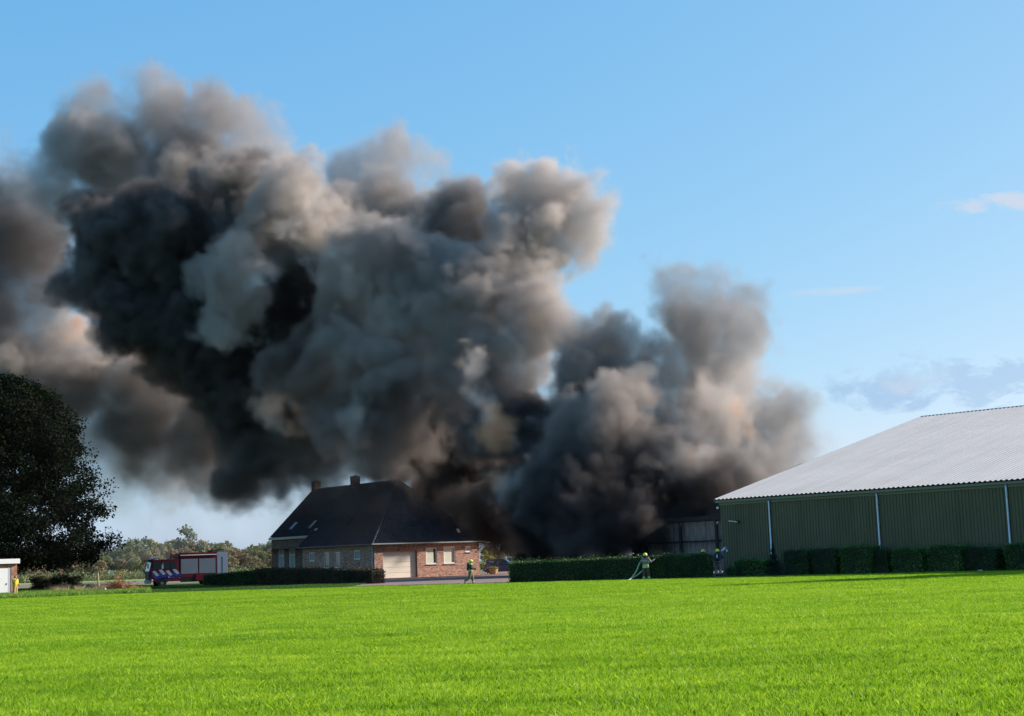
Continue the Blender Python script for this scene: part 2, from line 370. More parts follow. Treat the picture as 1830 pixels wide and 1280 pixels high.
def scatter(name, poly, z, density, clumps, seed, smin, smax, label, cat='grass'):
    base = bpy.data.meshes.new(name); base.from_pydata([(x, y, z) for x, y in poly], [], [tuple(range(len(poly)))])
    o = bpy.data.objects.new(name, base); C.objects.link(o); tag(o, label, cat, kind='stuff')
    ng = bpy.data.node_groups.new(name, 'GeometryNodeTree')
    ng.interface.new_socket('Geometry', in_out='INPUT', socket_type='NodeSocketGeometry')
    ng.interface.new_socket('Geometry', in_out='OUTPUT', socket_type='NodeSocketGeometry')
    N, L = ng.nodes, ng.links
    gi = N.new('NodeGroupInput'); go = N.new('NodeGroupOutput')
    dp = N.new('GeometryNodeDistributePointsOnFaces'); dp.inputs['Density'].default_value = density; dp.inputs['Seed'].default_value = seed
    ip = N.new('GeometryNodeInstanceOnPoints'); ip.inputs['Pick Instance'].default_value = True
    gt = N.new('GeometryNodeGeometryToInstance')
    for me in clumps[::-1]:
        co = bpy.data.objects.new(me.name, me)
        oi = N.new('GeometryNodeObjectInfo'); oi.inputs[0].default_value = co; oi.inputs['As Instance'].default_value = True
        L.new(oi.outputs['Geometry'], gt.inputs[0])
    rv = N.new('FunctionNodeRandomValue'); rv.data_type = 'FLOAT_VECTOR'; rv.inputs[0].default_value = (0, 0, 0); rv.inputs[1].default_value = (0, 0, 2*PI); rv.inputs['Seed'].default_value = seed+5
    rs = N.new('FunctionNodeRandomValue'); rs.data_type = 'FLOAT'; rs.inputs[2].default_value = smin; rs.inputs[3].default_value = smax; rs.inputs['Seed'].default_value = seed+9
    L.new(gi.outputs[0], dp.inputs[0]); L.new(dp.outputs[0], ip.inputs[0]); L.new(gt.outputs[0], ip.inputs['Instance'])
    L.new(rv.outputs[0], ip.inputs['Rotation']); L.new(rs.outputs[1], ip.inputs['Scale'])
    L.new(ip.outputs[0], go.inputs[0])
    md = o.modifiers.new('scatter', 'NODES'); md.node_group = ng
    return o
def trap(y0, y1, k=.37, m=3): return [(-(k*y0+m), y0), (k*y0+m, y0), (k*y1+m, y1), (-(k*y1+m), y1)]
cl1 = [clump_mesh('grass_clump', 70, .22, .10, .006, s, M_blade) for s in (1, 2, 3)]
cl2 = [clump_mesh('grass_clump', 70, .32, .11, .009, s, M_blade) for s in (4, 5, 6)]
cl3 = [clump_mesh('grass_clump', 60, .55, .13, .018, s, M_blade) for s in (7, 8, 9)]
scatter('near_field_grass', trap(12, 34), .004, 60, cl1, 1, .5, 1.35, 'bright green young grass in the foreground of the field')
scatter('middle_field_grass', trap(34, 62), .004, 26, cl2, 2, .5, 1.35, 'bright green young grass across the middle of the field')
scatter('far_field_grass', [(-27, 62), (27, 62), (33, 79), (24, 89), (10.4, 99), (-.8, 106.2), (-13.0, 111.5), (-24, 116), (-48, 120)], .004, 11, cl3, 3, .7, 1.2, 'bright green young grass at the far side of the field')

# ------------------------------------------------------------------ green barn
BA = Vector((14.45, 108.14, 0)); BE1 = Vector((math.cos(.82), -math.sin(.82), 0)); BE2 = Vector((math.sin(.82), math.cos(.82), 0))
B_EAVE, B_RIDGE, B_HALF, B_LEN = 5.37, 12.31, 27.47, 37.0
M_cladding = mat('green_cladding', (.082, .081, .039), .55, var=.10, vscale=.35)
M_roofsheet = mat('roof_sheet', (.52, .475, .425), .5, var=.07, vscale=.25, spec=.4)
weather(M_cladding, (1.2, 1.2, .12), .8, 1.0, .45, .75, (.62, .60, .58)); weather(M_roofsheet, (1.4, 1, .05), .6, 1.0, .40, .72, (.80, .785, .76));
M_trim = mat('green_trim', (.14, .155, .11), .5)
barn = empty('green_barn', BA, -.82, 'long green corrugated metal barn with a pale grey roof on the right', 'barn')
# local x runs along the front wall towards the camera side, local y into the barn
def ribbed(name, L, H, pitch, depth, m, parent, top=None, flip=-1, shape=((0, 0), (.30, 0), (.42, 1), (.72, 1), (.84, 0))):
    """trapezoid ribbed sheet, x 0..L, z 0..H, ribs along z, at y=0 standing out to y=flip*depth"""
    prof = []; x = 0
    while x < L-1e-6:
        for dx, dy in ((pitch*a_, b_) for a_, b_ in shape):
            if x+dx <= L: prof.append((x+dx, dy*depth*flip))
        x += pitch
    prof.append((L, 0))
    n = len(prof); V = [(p[0], p[1], 0) for p in prof]+[(p[0], p[1], H if top is None else top(p[0])) for p in prof]
    F = [(i, i+1, n+i+1, n+i) for i in range(n-1)]
    return MB().add(V, F).build(name, m, parent)
ribbed('wall', B_LEN, B_EAVE-.12, .235, .045, M_cladding, barn)
g = ribbed('wall', 2*B_HALF, 0, .235, .045, M_cladding, barn, top=lambda x: B_EAVE-.15+(B_RIDGE-B_EAVE)*(1-abs(x-B_HALF)/B_HALF), flip=1)
g.rotation_euler = (0, 0, PI/2); g.location = (0.03, 0, 0)
g = ribbed('wall', 2*B_HALF, 0, .235, .045, M_cladding, barn, top=lambda x: B_EAVE-.15+(B_RIDGE-B_EAVE)*(1-abs(x-B_HALF)/B_HALF), flip=-1)
g.rotation_euler = (0, 0, PI/2); g.location = (B_LEN-.03, 0, 0)
g = ribbed('wall', B_LEN, B_EAVE-.12, .235, .045, M_cladding, barn, flip=1); g.location = (0, 2*B_HALF, 0)
sl_len = math.hypot(B_HALF+.35, (B_RIDGE-B_EAVE)*(B_HALF+.35)/B_HALF); sl_ang = math.atan2(B_RIDGE-B_EAVE, B_HALF)
rf = ribbed('roof', B_LEN+.5, sl_len, .36, .075, M_roofsheet, barn, flip=-1, shape=((0, 0), (.10, 1), (.38, .95), (.62, .12), (.97, 0)))
rf.rotation_euler = (-(PI/2-sl_ang), 0, 0); rf.location = (-.25, -.35, B_EAVE-.09+.1)
rf2 = copy_tree(rf, barn); rf2.rotation_euler = (-(PI/2-sl_ang), 0, PI); rf2.location = (B_LEN+.25, 2*B_HALF+.35, B_EAVE+.01)
mb = MB(); mb.box((B_LEN/2, B_HALF, B_RIDGE+.10), (B_LEN+.5, .5, .06)); mb.build('ridge_cap', mat('ridge_metal', (.10, .13, .16), .5), barn)
mb = MB()
for i in range(int((B_LEN+.4)/.335)): mb.box((-.2+i*.335+.2, B_HALF-.27, B_RIDGE+.04), (.14, .08, .12))
o = mb.build('ridge_filler', M_darkmetal, barn); o['kind'] = 'stuff'
mb = MB(); mb.box((B_LEN/2, -.16, B_EAVE-.13), (B_LEN+.5, .22, .17)); mb.build('gutter', M_trim, barn, bevel=.02)
mb = MB(); mb.box((B_LEN/2, -.055, B_EAVE-.30), (B_LEN+.1, .04, .16)); mb.build('fascia', M_trim, barn)
for sgn, x0 in ((-1, -.28), (1, B_LEN+.28)):
    mb = MB()
    rot = Matrix.Rotation(sl_ang, 3, 'X')
    mb.box((x0, B_HALF/2-.1, (B_EAVE+B_RIDGE)/2+.02), (.05, sl_len, .16), rot)
    mb.box((x0, 1.5*B_HALF+.1, (B_EAVE+B_RIDGE)/2+.02), (.05, sl_len, .16), Matrix.Rotation(-sl_ang, 3, 'X'))
    mb.build('verge_trim', mat('verge_grey', (.22, .23, .22), .5), barn)
mb = MB(); mb.box((B_LEN/2, -.06, .15), (B_LEN, .05, .3)); mb.build('plinth', mat('barn_plinth', (.11, .10, .09), .9, var=.2, vscale=2), barn)
for t in (4.42, 13.15, 22.31, 31.2):
    mb = MB(); mb.tube([(t, -.15, B_EAVE-.2), (t, -.13, B_EAVE-.5), (t, -.13, .25), (t, -.25, .08)], .065, 10)
    dp = mb.build('downpipe', M_zinc, barn, smooth=True)
    for z in (1.3, 2.9, 4.4): MB().box((t, -.10, z), (.19, .12, .05)).build('pipe_bracket', M_darkmetal, dp)
P = on_plane(1316, 932, BA, BE2)
lp = barn.matrix_world
ux = (P-BA).dot(BE1); uz = P.z
mb = MB(); mb.box((ux, -.35, uz), (.75, .16, .08), Matrix.Rotation(R(8), 3, 'Y')); mb.build('wall_lamp', mat('lamp_grey', (.45, .42, .36), .4), barn, bevel=.01)
mb = MB(); mb.box((ux+.25, -.17, uz-.02), (.08, .3, .07)); mb.box((ux+.25, -.06, uz-.02), (.2, .06, .22)); mb.build('lamp_bracket', M_darkmetal, barn)
P = on_plane(1301, 984, BA, BE2)
MB().box(((P-BA).dot(BE1), -.09, P.z), (.07, .08, .16)).build('socket_box', M_white, barn)
MB().box((-.12, -.12, B_EAVE-.55), (.16, .16, .16)).build('corner_lamp', M_white, barn, bevel=.02)

# ------------------------------------------------------------------ burning barn behind the hedge
M_char = mat('charred_steel', (.012, .012, .013), .7, var=.4, vscale=2)
M_panel = mat('sooty_panel', (.28, .255, .235), .8, col2=(.12, .11, .10), vscale=.9)
W0 = at(1130, 980, 150.0); W0.z = 0; W1 = at(1302, 980, 140.0); W1.z = 0
wd = (W1-W0); wl = wd.length; wang = math.atan2(wd.y, wd.x)
bb = empty('burning_barn', W0, wang, 'burning barn with charred posts and sooty pale wall panels under black smoke', 'barn')
pn = 12; pw = wl/pn
panel_me = None
for i in range(pn):
    if panel_me is None:
        mbp = MB(); mbp.box((pw*.5, 0, 2.3), (pw-.05, .05, 4.6))
        for k in range(4): mbp.box((pw*(.14+.24*k), -.04, 2.15), (.05, .04, 4.2))
        panel_me = mbp.mesh('wall_panel', M_panel)
    o = link('wall_panel', panel_me, bb); o.location = (i*pw, .5+.03*(i % 2), 0); o.rotation_euler = (0, 0, R(random.Random(i).uniform(-1.5, 1.5)))
def local(px, Y=None):
    d = ray(px, 980); o = Vector((0, 0, CAM_H)); n = Vector((-wd.y, wd.x, 0))
    p = o+d*((W0-o).dot(n)/d.dot(n)); return (p-W0).dot(wd.normalized())
for px in (1155, 1218, 1283):
    x = local(px); MB().box((x, -.05, 2.4), (.24, .26, 4.8)).build('post', M_char, bb)
MB().box((wl/2, .22, 2.75), (wl, .12, .16)).build('girt', M_char, bb)
MB().box((wl/2, 0, 4.86), (wl+1, .5, .42)).build('eave_beam', M_char, bb)
MB().box((wl/2-.5, .95, 2.4), (wl+1, .1, 4.8)).build('dark_backing', M_char, bb)  # dark sheet added close behind the panels so their gaps look dark
# the part of its roof still standing, seen over the verge of the green barn
ra = at(1285, 892, 146); rb = at(1430, 829, 172); rc = at(1560, 829, 172); rd = at(1500, 895, 146)
iv = bb.matrix_world
bpy.context.view_layer.update()
inv = bb.matrix_world.inverted()
vs = [inv @ v for v in (ra, rb, rc, rd)]
MB().add(vs+[v+Vector((0, 0, -.15)) for v in vs], [(0,1,2,3), (7,6,5,4), (0,4,5,1), (1,5,6,2), (2,6,7,3), (3,7,4,0)]).build('standing_roof', M_char, bb)

# ------------------------------------------------------------------ farmhouse
HA = Vector((-16.53, 174.21, 0)); HW, HL, H_EAVE, H_RIDGE, H_HIP, H_UP, H_L2, H_O = 15.0, 25.7, 3.99, 11.62, 5.82, 5.44, 16.1, .62
house = empty('farmhouse', HA, -.9, 'brick farmhouse with a big dark tiled hip roof and two chimneys', 'house')
bpy.context.view_layer.update()
HINV = house.matrix_world.inverted()
he1 = Vector((math.cos(.9), -math.sin(.9), 0)); he2 = Vector((math.sin(.9), math.cos(.9), 0))
KS = (H_RIDGE-H_EAVE)/(HW/2+H_O); YI = (H_UP-H_EAVE)/KS-H_O
def on_side(px, py, y=0.0):          # shaded long side, local (x, z)
    p = HINV @ on_plane(px, py, HA+he2*y, he2); return p.x, p.z
def on_front(px, py):                # sunlit side with the garage, local (y, z)
    p = HINV @ on_plane(px, py, HA, he1); return p.y, p.z
def wall_with_holes(name, u0, u1, H, holes, m, parent, depth=.14):
    """wall in the local x-z plane facing -y; holes (u0,u1,z0,z1) with reveals going to y=depth"""
    us = sorted({u0, u1, *[h[0] for h in holes], *[h[1] for h in holes]}); zs = sorted({0, H, *[h[2] for h in holes], *[h[3] for h in holes]})
    mb = MB()
    for a, b in zip(us, us[1:]):
        for c, d in zip(zs, zs[1:]):
            if any(h[0]-1e-6 <= a and b <= h[1]+1e-6 and h[2]-1e-6 <= c and d <= h[3]+1e-6 for h in holes): continue
            mb.add([(a, 0, c), (b, 0, c), (b, 0, d), (a, 0, d)], [(0, 1, 2, 3)])
    for (a, b, c, d) in holes:
        mb.add([(a, 0, c), (b, 0, c), (b, 0, d), (a, 0, d), (a, depth, c), (b, depth, c), (b, depth, d), (a, depth, d)],
               [(0, 4, 5, 1), (1, 5, 6, 2), (2, 6, 7, 3), (3, 7, 4, 0)])
    me = bpy.data.meshes.new(name); me.from_pydata(mb.v, [], mb.f); me.materials.append(m)
    return link(name, me, parent)
M_blind = mat('pale_blind', (.66, .66, .52), .8, var=.05, vscale=5)
M_curtain = mat('curtain', (.30, .33, .34), .9, var=.2, vscale=6)
M_sill = mat('stone_sill', (.34, .35, .36), .6)
def window(parent, u0, u1, z0, z1, place, blind=None, transom=None, mullion=None, fw=.09, fmat=None):
    """place(obj) puts a thing built in the local x-z plane (facing -y) onto its wall"""
    mb = MB(); d = .07; w = u1-u0; h = z1-z0; y = .085
    mb.box(((u0+u1)/2, y, z0+fw/2), (w, d, fw)); mb.box(((u0+u1)/2, y, z1-fw/2), (w, d, fw))
    mb.box((u0+fw/2, y, (z0+z1)/2), (fw, d, h-2*fw)); mb.box((u1-fw/2, y, (z0+z1)/2), (fw, d, h-2*fw))
    if transom: mb.box(((u0+u1)/2, y, z0+h*transom), (w-2*fw, d, .10))
    if mullion: mb.box((u0+w*mullion, y, (z0+z1)/2), (.07, d-.01, h-2*fw))
    f = mb.build('window', fmat or M_frame, parent); place(f)
    p = MB().box(((u0+u1)/2, .115, (z0+z1)/2), (w-.02, .012, h-.02)).build('pane', M_glass, f)
    s = MB().box(((u0+u1)/2, -.02, z0-.035), (w+.1, .2, .07)).build('sill', M_sill, f)
    if blind:
        a, b, c, m = blind
        mb = MB(); n = max(2, int((b-a)*w/.11))
        for i in range(n): mb.box((u0+fw+(w-2*fw)*(a+(b-a)*(i+.5)/n), .100, z0+fw+(h-2*fw)*(1+c)/2), ((w-2*fw)*(b-a)/n-.006, .012, (h-2*fw)*(1-c)-.01), Matrix.Rotation(R(7), 3, 'Z'))
        mb.build('blind', m, f)
    return f
ident = lambda o: None
# shaded side: low part x -H_L2..0 at y=0
def hole(f, x0, y0, x1, y1):
    a, z1 = f(x0, y0); b, z0 = f(x1, y1)
    return (min(a, b), max(a, b), max(.05, min(z0, z1)), max(z0, z1))
hs = [hole(on_side, 552, 988, 562, 1003.5), hole(on_side, 578, 987.5, 588.5, 1016), hole(on_side, 597, 986.5, 608, 1015), hole(on_side, 632, 984, 643.5, 1000)]
M_brick_s = M_brick
wall_with_holes('wall', -H_L2, 0, H_EAVE-.02, hs, M_brick, house)
for i, h in enumerate(hs):
    window(house, *h, ident, blind=(.42, 1, 0, M_curtain) if i in (0, 3) else None, mullion=.35 if i in (0, 3) else None, fw=.13)
yl = YI+.18
hs2 = [hole(lambda a, b: on_side(a, b, yl), 497, 982.5, 508, 1022), hole(lambda a, b: on_side(a, b, yl), 516, 981, 527.5, 1021)]
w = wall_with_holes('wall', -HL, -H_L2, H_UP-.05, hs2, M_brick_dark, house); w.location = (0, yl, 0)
for h in hs2:
    def pl(o): o.location = (0, yl, 0)
    f = window(house, *h, pl, blind=(0, 1, 0, M_curtain), transom=.72, fw=.14)
# sunlit side with garage: local x axis -> house y, so rotate by +90 degrees: local (u, y) -> (x=-y, y=u)
hf = [hole(on_front, 684, 986, 746.5, 1032), hole(on_front, 761, 979, 781.5, 1008), hole(on_front, 792.5, 977, 814, 1007), hole(on_front, 831.5, 976.5, 841.5, 986.5)]
g_ = list(hf[0]); g_[2] = 0.02; hf[0] = tuple(g_)
w = wall_with_holes('wall', 0, HW, H_EAVE-.02, hf, M_brick, house, depth=.16)
def rotf(o): o.rotation_euler = (0, 0, PI/2)
rotf(w)
for i, h in enumerate(hf[1:3]): window(house, *h, rotf, blind=(0, .74, .0, M_blind), fw=.13, fmat=M_white)
window(house, *hf[3], rotf, fw=.15, fmat=M_white)
u0, u1, z0, z1 = hf[0]
# recessed garage: deep reveal, door leaf in horizontal panels
mb = MB(); dpt = 1.0
mb.add([(u0, .16, z0), (u0, dpt, z0), (u0, dpt, z1), (u0, .16, z1), (u1, .16, z0), (u1, dpt, z0), (u1, dpt, z1), (u1, .16, z1)], [(0, 1, 2, 3), (4, 7, 6, 5), (3, 2, 6, 7)])
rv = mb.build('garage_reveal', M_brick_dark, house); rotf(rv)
M_gdoor = mat('garage_door_cream', (.74, .68, .56), .5, var=.05, vscale=.6)
pn = 5; ph = (z1-z0)/pn
gd = MB().box(((u0+u1)/2, dpt-.02, (z0+z1)/2), (u1-u0, .03, z1-z0)).build('garage_door', M_gdoor, house); rotf(gd)
gd.location = (.62, 0, 0)
for i in range(pn):
    MB().box(((u0+u1)/2, dpt-.05, z0+ph*(i+.5)), (u1-u0-.03, .035, ph-.025)).build('panel', M_gdoor, gd, bevel=.008)
# soldier courses over the openings
M_soldier = mat('soldier_brick', (.50, .21, .12), .9, var=.3, vscale=9)
for k, h in enumerate(hf):
    mb = MB(); n = int((h[1]-h[0]+.2)/.085)
    for i in range(n): mb.box((h[0]-.1+(i+.5)*.085, -.006, h[3]+.14), (.073, .03, .23))
    o = mb.build('soldier_course', M_soldier, house); rotf(o); o['kind'] = 'stuff'
# other walls
w = wall_with_holes('wall', -HL, 0, H_EAVE-.02, [], M_brick, house); w.location = (-HL, HW, 0); w.rotation_euler = (0, 0, PI)
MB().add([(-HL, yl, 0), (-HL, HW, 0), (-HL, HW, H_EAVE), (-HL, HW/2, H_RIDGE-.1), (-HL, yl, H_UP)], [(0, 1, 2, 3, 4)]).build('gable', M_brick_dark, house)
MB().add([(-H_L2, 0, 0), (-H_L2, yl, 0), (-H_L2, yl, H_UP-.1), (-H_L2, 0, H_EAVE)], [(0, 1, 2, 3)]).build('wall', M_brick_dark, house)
# roof tiles: real pantile relief
M_tile = mat('glazed_dark_tile', (.036, .042, .058), .26, var=.25, vscale=1.2, spec=.6)
def tile_plane(org, u, v, un, vn, clips, u_off=0, v_off=0):
    """rows of pantiles over u 0..un, v 0..vn (unit vectors u, v), cut by planes (point, normal: keep the side opposite to normal)"""
    org, u, v = Vector(org), Vector(u).normalized(), Vector(v).normalized(); n = u.cross(v)
    if n.z < 0: n = -n
    pu, pv = .30, .36
    prof = [(0, .0), (.16, .045), (.34, .055), (.5, .03), (.66, 0), (.86, -.012)]
    us = [(i+a)*pu for i in range(int(un/pu)+2) for a, _ in prof]; hs_ = [b for i in range(int(un/pu)+2) for _, b in prof]
    V = []; F = []; m = len(us)
    for r in range(int(vn/pv)+2):
        k = len(V)
        for (vv, hh) in ((r*pv-.03, .045), ((r+1)*pv, .0)):
            V += [org+u*a+v*vv+n*(b*1.9+hh) for a, b in zip(us, hs_)]
        V += [org+u*a+v*(r*pv-.03)+n*(b*1.9+hh-.08) for a, b in zip(us, hs_)]
        F += [(k+i, k+i+1, k+m+i+1, k+m+i) for i in range(m-1)]+[(k+2*m+i, k+2*m+i+1, k+i+1, k+i) for i in range(m-1)]
    me = bpy.data.meshes.new('roof_tiles'); me.from_pydata([tuple(x) for x in V], [], F)
    bm = bmesh.new(); bm.from_mesh(me)
    for p, nn in clips:
        bmesh.ops.bisect_plane(bm, geom=bm.verts[:]+bm.edges[:]+bm.faces[:], plane_co=p, plane_no=nn, clear_outer=True)
    bm.to_mesh(me); bm.free(); me.materials.append(M_tile)
    o = link('roof_tiles', me, house); o['kind'] = 'stuff'; return o
up1 = Vector((0, 1, KS)); SL = math.hypot(HW/2+H_O, H_RIDGE-H_EAVE)
hipA = Vector((H_O, -H_O, H_EAVE)); hipB = Vector((-H_HIP, HW/2, H_RIDGE)); hipC = Vector((H_O, HW+H_O, H_EAVE))
def hipn(a, b, side):
    d = (b-a); n = Vector((d.y, -d.x, 0)).normalized(); return n if n.dot(side) > 0 else -n
n1 = hipn(hipA, hipB, Vector((1, 0, 0)))
u0_ = -HL-.15
tile_plane((u0_, -H_O, H_EAVE), (1, 0, 0), up1, HL+1.2, SL+.1, [((0, HW/2, 0), (0, 1, 0)), (hipA, n1), ((-H_L2, 0, 0), (-1, 0, 0))])
tile_plane((u0_, -H_O, H_EAVE), (1, 0, 0), up1, HL-H_L2+.6, SL+.1, [((0, HW/2, 0), (0, 1, 0)), ((-H_L2, 0, 0), (1, 0, 0)), ((0, YI, 0), (0, -1, 0))])
tile_plane((u0_, HW+H_O, H_EAVE), (1, 0, 0), (0, -1, KS), HL+1.2, SL+.1, [((0, HW/2, 0), (0, -1, 0)), (hipC, hipn(hipC, hipB, Vector((1, 0, 0))))])
rise = H_RIDGE-H_EAVE
tile_plane((H_O, -H_O, H_EAVE), (0, 1, 0), (-(H_HIP+H_O), 0, rise), HW+2*H_O, math.hypot(H_HIP+H_O, rise)+.1, [(hipA, -n1), (hipC, -hipn(hipC, hipB, Vector((1, 0, 0))))])
# under-roof board so no light leaks
MB().add([(-HL, -H_O+.1, H_EAVE-.03), (H_O-.1, -H_O+.1, H_EAVE-.03), (H_O-.1, HW+H_O-.1, H_EAVE-.03), (-HL, HW+H_O-.1, H_EAVE-.03)], [(0, 1, 2, 3)]).build('soffit', mat('soffit_board', (.30, .28, .25), .7), house)
def cap_line(a, b, r=.12):
    n = int((b-a).length/.38); cm = None
    for i in range(n):
        p, q = a.lerp(b, i/n), a.lerp(b, (i+1.06)/n)
        if cm is None:
            L_ = (q-p).length
            cm = MB().tube([(0, 0, 0), (L_, 0, 0)], [r*1.06, r*.92], 10).mesh('hip_tile', M_tile, smooth=True)
        o = link('hip_tile', cm, house); o.location = p+Vector((0, 0, .03)); o.rotation_euler = (q-p).to_track_quat('X', 'Z').to_euler()
cap_line(hipA, hipB); cap_line(hipC, hipB)
cap_line(Vector((-HL, HW/2, H_RIDGE)), hipB)
# gutters, fascias, bracket, pipes
M_gut = mat('gutter_grey', (.30, .30, .28), .5)
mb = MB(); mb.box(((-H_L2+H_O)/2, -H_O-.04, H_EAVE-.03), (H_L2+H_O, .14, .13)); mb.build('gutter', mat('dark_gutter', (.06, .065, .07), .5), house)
mb = MB(); mb.box((H_O+.05, HW/2, H_EAVE-.03), (.14, HW+2*H_O+.3, .13)); mb.build('gutter', M_gut, house)
mb = MB(); mb.box((-(HL+H_L2)/2, YI-.05, H_UP-.12), (HL-H_L2+.2, .3, .30)); mb.build('gutter', mat('pale_fascia', (.42, .41, .37), .6), house)
mb = MB(); mb.box((.30, HW+.75, H_EAVE-.18), (.5, 1.5, .09)); mb.tube([(.2, HW+.02, H_EAVE-1.0), (.2, HW+1.3, H_EAVE-.25)], .07); mb.build('eave_bracket', M_white, house)
mb = MB(); mb.tube([(-.25, -H_O+.0, H_EAVE-.1), (-.25, -.12, H_EAVE-.55), (-.25, -.12, .1)], .06); mb.build('downpipe', M_zinc, house)
mb = MB(); mb.tube([(-H_L2-.25, YI-.05, H_UP-.2), (-H_L2-.25, yl-.1, H_UP-.6), (-H_L2-.25, yl-.1, .1)], .06); mb.build('downpipe', M_zinc, house)
# chimneys
def chimney(px0, px1, ytop, xoff):
    p = HINV @ on_plane((px0+px1)/2, 870, HA+he2*(HW/2), he2); x = p.x
    zt = (HINV @ on_plane((px0+px1)/2, ytop, HA+he2*(HW/2), he2)).z
    c = MB().box((x, HW/2, (zt+H_RIDGE-1.2)/2), (.9, .9, zt-H_RIDGE+1.2)).build('chimney', M_brick_red, house)
    MB().box((x, HW/2, zt+.03), (.98, .98, .07)).build('chimney_cap', mat('lead_grey', (.20, .20, .21), .5), c)
    MB().tube([(x, HW/2, zt+.02), (x, HW/2, zt+.2)], .17, 10).build('chimney_pot', M_darkmetal, c)
chimney(558, 572, 861, 0); chimney(627, 643, 852, 0)
# skylights on the shaded slope
nrm = (he2*(-KS)+Vector((0, 0, 1))).normalized()
P0 = HA - he2*H_O + Vector((0, 0, H_EAVE))
for (pa, pb) in (((521, 948.5), (531, 934)), ((555, 945.5), (565, 932)), ((621, 940.5), (631, 926.5))):
    a = HINV @ on_plane(*pa, P0, nrm); b = HINV @ on_plane(*pb, P0, nrm)
    c = (a+b)/2; h_ = 1.25; rot = Matrix.Rotation(math.atan(KS), 3, 'X')
    f = MB().box((0, 0, .11), (.86, h_+.1, .09)).build('skylight', M_darkmetal, house)
    f.location = c; f.rotation_euler = (math.atan(KS), 0, 0)
    MB().box((0, 0, .165), (.74, h_, .012)).build('pane', M_skyglass, f)
def vent(pt, plane_n, P0_, rz):
    c = HINV @ on_plane(*pt, P0_, plane_n)
    o = MB().box((0, 0, .16), (.5, .34, .08)).tube([(0, 0, 0), (0, 0, .2)], .09).build('roof_vent', mat('pale_vent', (.62, .56, .47), .6), house)
    o.location = c; o.rotation_euler = rz
vent((566, 948), nrm, P0, (math.atan(KS), 0, 0))
kx = rise/(H_HIP+H_O); nr2 = (he1*kx+Vector((0, 0, 1))).normalized()
vent((818, 950), nr2, HA+he1*H_O+Vector((0, 0, H_EAVE)), (0, math.atan(kx), 0))
# outside lamp and paving threshold
MB().box((.08, (hf[1][1]+hf[2][0])/2, .05), (.16, .2, .1)).build('doorstep', M_sill, house)
o = MB().box((.12, (u0+u1)/2-.3, H_EAVE-.75), (.1, .14, .2)).build('security_lamp', M_darkmetal, house)

# ------------------------------------------------------------------ fire engine
fr = ground_at(267, 1050.5)
TB = R(24)
truck = empty('fire_engine', fr, TB, 'red fire engine with blue and white diagonal stripes parked left of the house', 'fire engine')
M_red = mat('fire_red', (.135, .004, .012), .5, spec=.25, var=.05, vscale=1); M_blue = mat('stripe_blue', (.006, .02, .20), .35); M_wstripe = mat('stripe_white', (.33, .35, .42), .4)
M_shutter = mat('roller_shutter', (.18, .20, .24), .6, metal=.0); M_tint = mat('tinted_glass', (.012, .02, .022), .2, spec=.3); M_cabdark = mat('cab_black', (.012, .016, .024), .6, spec=.2)
mb = MB(); mb.prism([(.12, .62), (0, .9), (0, 1.75), (.28, 2.86), (.55, 2.98), (3.25, 3.02), (3.25, .62)], 'y', 0, 2.5); mb.build('cab', M_red, truck, bevel=.05)
mb = MB(); mb.prism([(-.02, 1.78), (.235, 2.72), (.26, 2.70), (.02, 1.76)], 'y', .12, 2.38); mb.build('windshield', mat('windshield', (.10, .20, .26), .05, spec=1, metal=.3), truck)
mb = MB(); mb.prism([(-.05, .95), (-.05, 1.7), (.05, 1.7), (.1, .95)], 'y', .1, 2.4); mb.build('grille', M_cabdark, truck)
mb = MB(); mb.box((.05, 1.25, .62), (.34, 2.52, .42)); mb.build('bumper', mat('bumper_grey', (.16, .18, .2), .5), truck, bevel=.05)
MB().box((.30, .0, .78), (.14, .08, .22)).build('headlight', mat('headlight', (.8, .75, .65), .2), truck, bevel=.02)
MB().box((-.11, 2.1, .74), (.06, .34, .2)).build('headlight', mat('headlight', (.8, .75, .65), .2), truck, bevel=.02)
mb = MB(); mb.box((.15, 1.25, 2.96), (.62, 2.4, .12), Matrix.Rotation(R(-12), 3, 'Y')); mb.build('sun_visor', M_cabdark, truck, bevel=.03)
mb = MB(); mb.box((.62, .5, 3.10), (.3, .5, .16)); mb.box((.62, 2.0, 3.10), (.3, .5, .16)); mb.build('blue_light', mat('beacon_blue', (.05, .15, .5), .15), truck, bevel=.03)
mb = MB(); mb.box((-.18, -.2, 2.3), (.12, .16, .5)); mb.tube([(.1, -.02, 2.6), (-.15, -.18, 2.55)], .02); mb.build('mirror', M_cabdark, truck, bevel=.02)
for (a, b) in ((.42, 1.22), (1.62, 2.22), (2.30, 2.95)):
    MB().box(((a+b)/2, -.008, 2.32), (b-a, .03, .86)).build('side_window', M_tint, truck, bevel=.01)
for a in (.38, 1.55):
    mb = MB()
    for x in (a, a+1.05): mb.box((x, -.012, 1.75), (.02, .012, 2.1))
    mb.build('door_seam', M_cabdark, truck)
for k, x in enumerate((.28, 1.0, 1.75, 2.5)):
    z = (1.72, 1.84, 1.72, 1.86)[k]
    mb = MB(); mb.prism([(x, z), (x+.32, z+.1), (x+.78, z-.42), (x+.46, z-.52)], 'y', -.022, -.01); mb.build('white_stripe', M_wstripe, truck)
    mb = MB(); mb.prism([(x+.0, z-.12), (x+.46, z-.54), (x+.78, z-.44), (x+1.0, z-.72), (x+.35, z-.80), (x+.0, z-.45)], 'y', -.021, -.011); mb.build('blue_stripe', M_blue, truck)
mb = MB(); mb.prism([(1.30, 2.35), (1.52, 2.7), (1.55, 2.0), (1.34, 1.95)], 'y', -.022, -.01); mb.build('white_stripe', M_wstripe, truck)
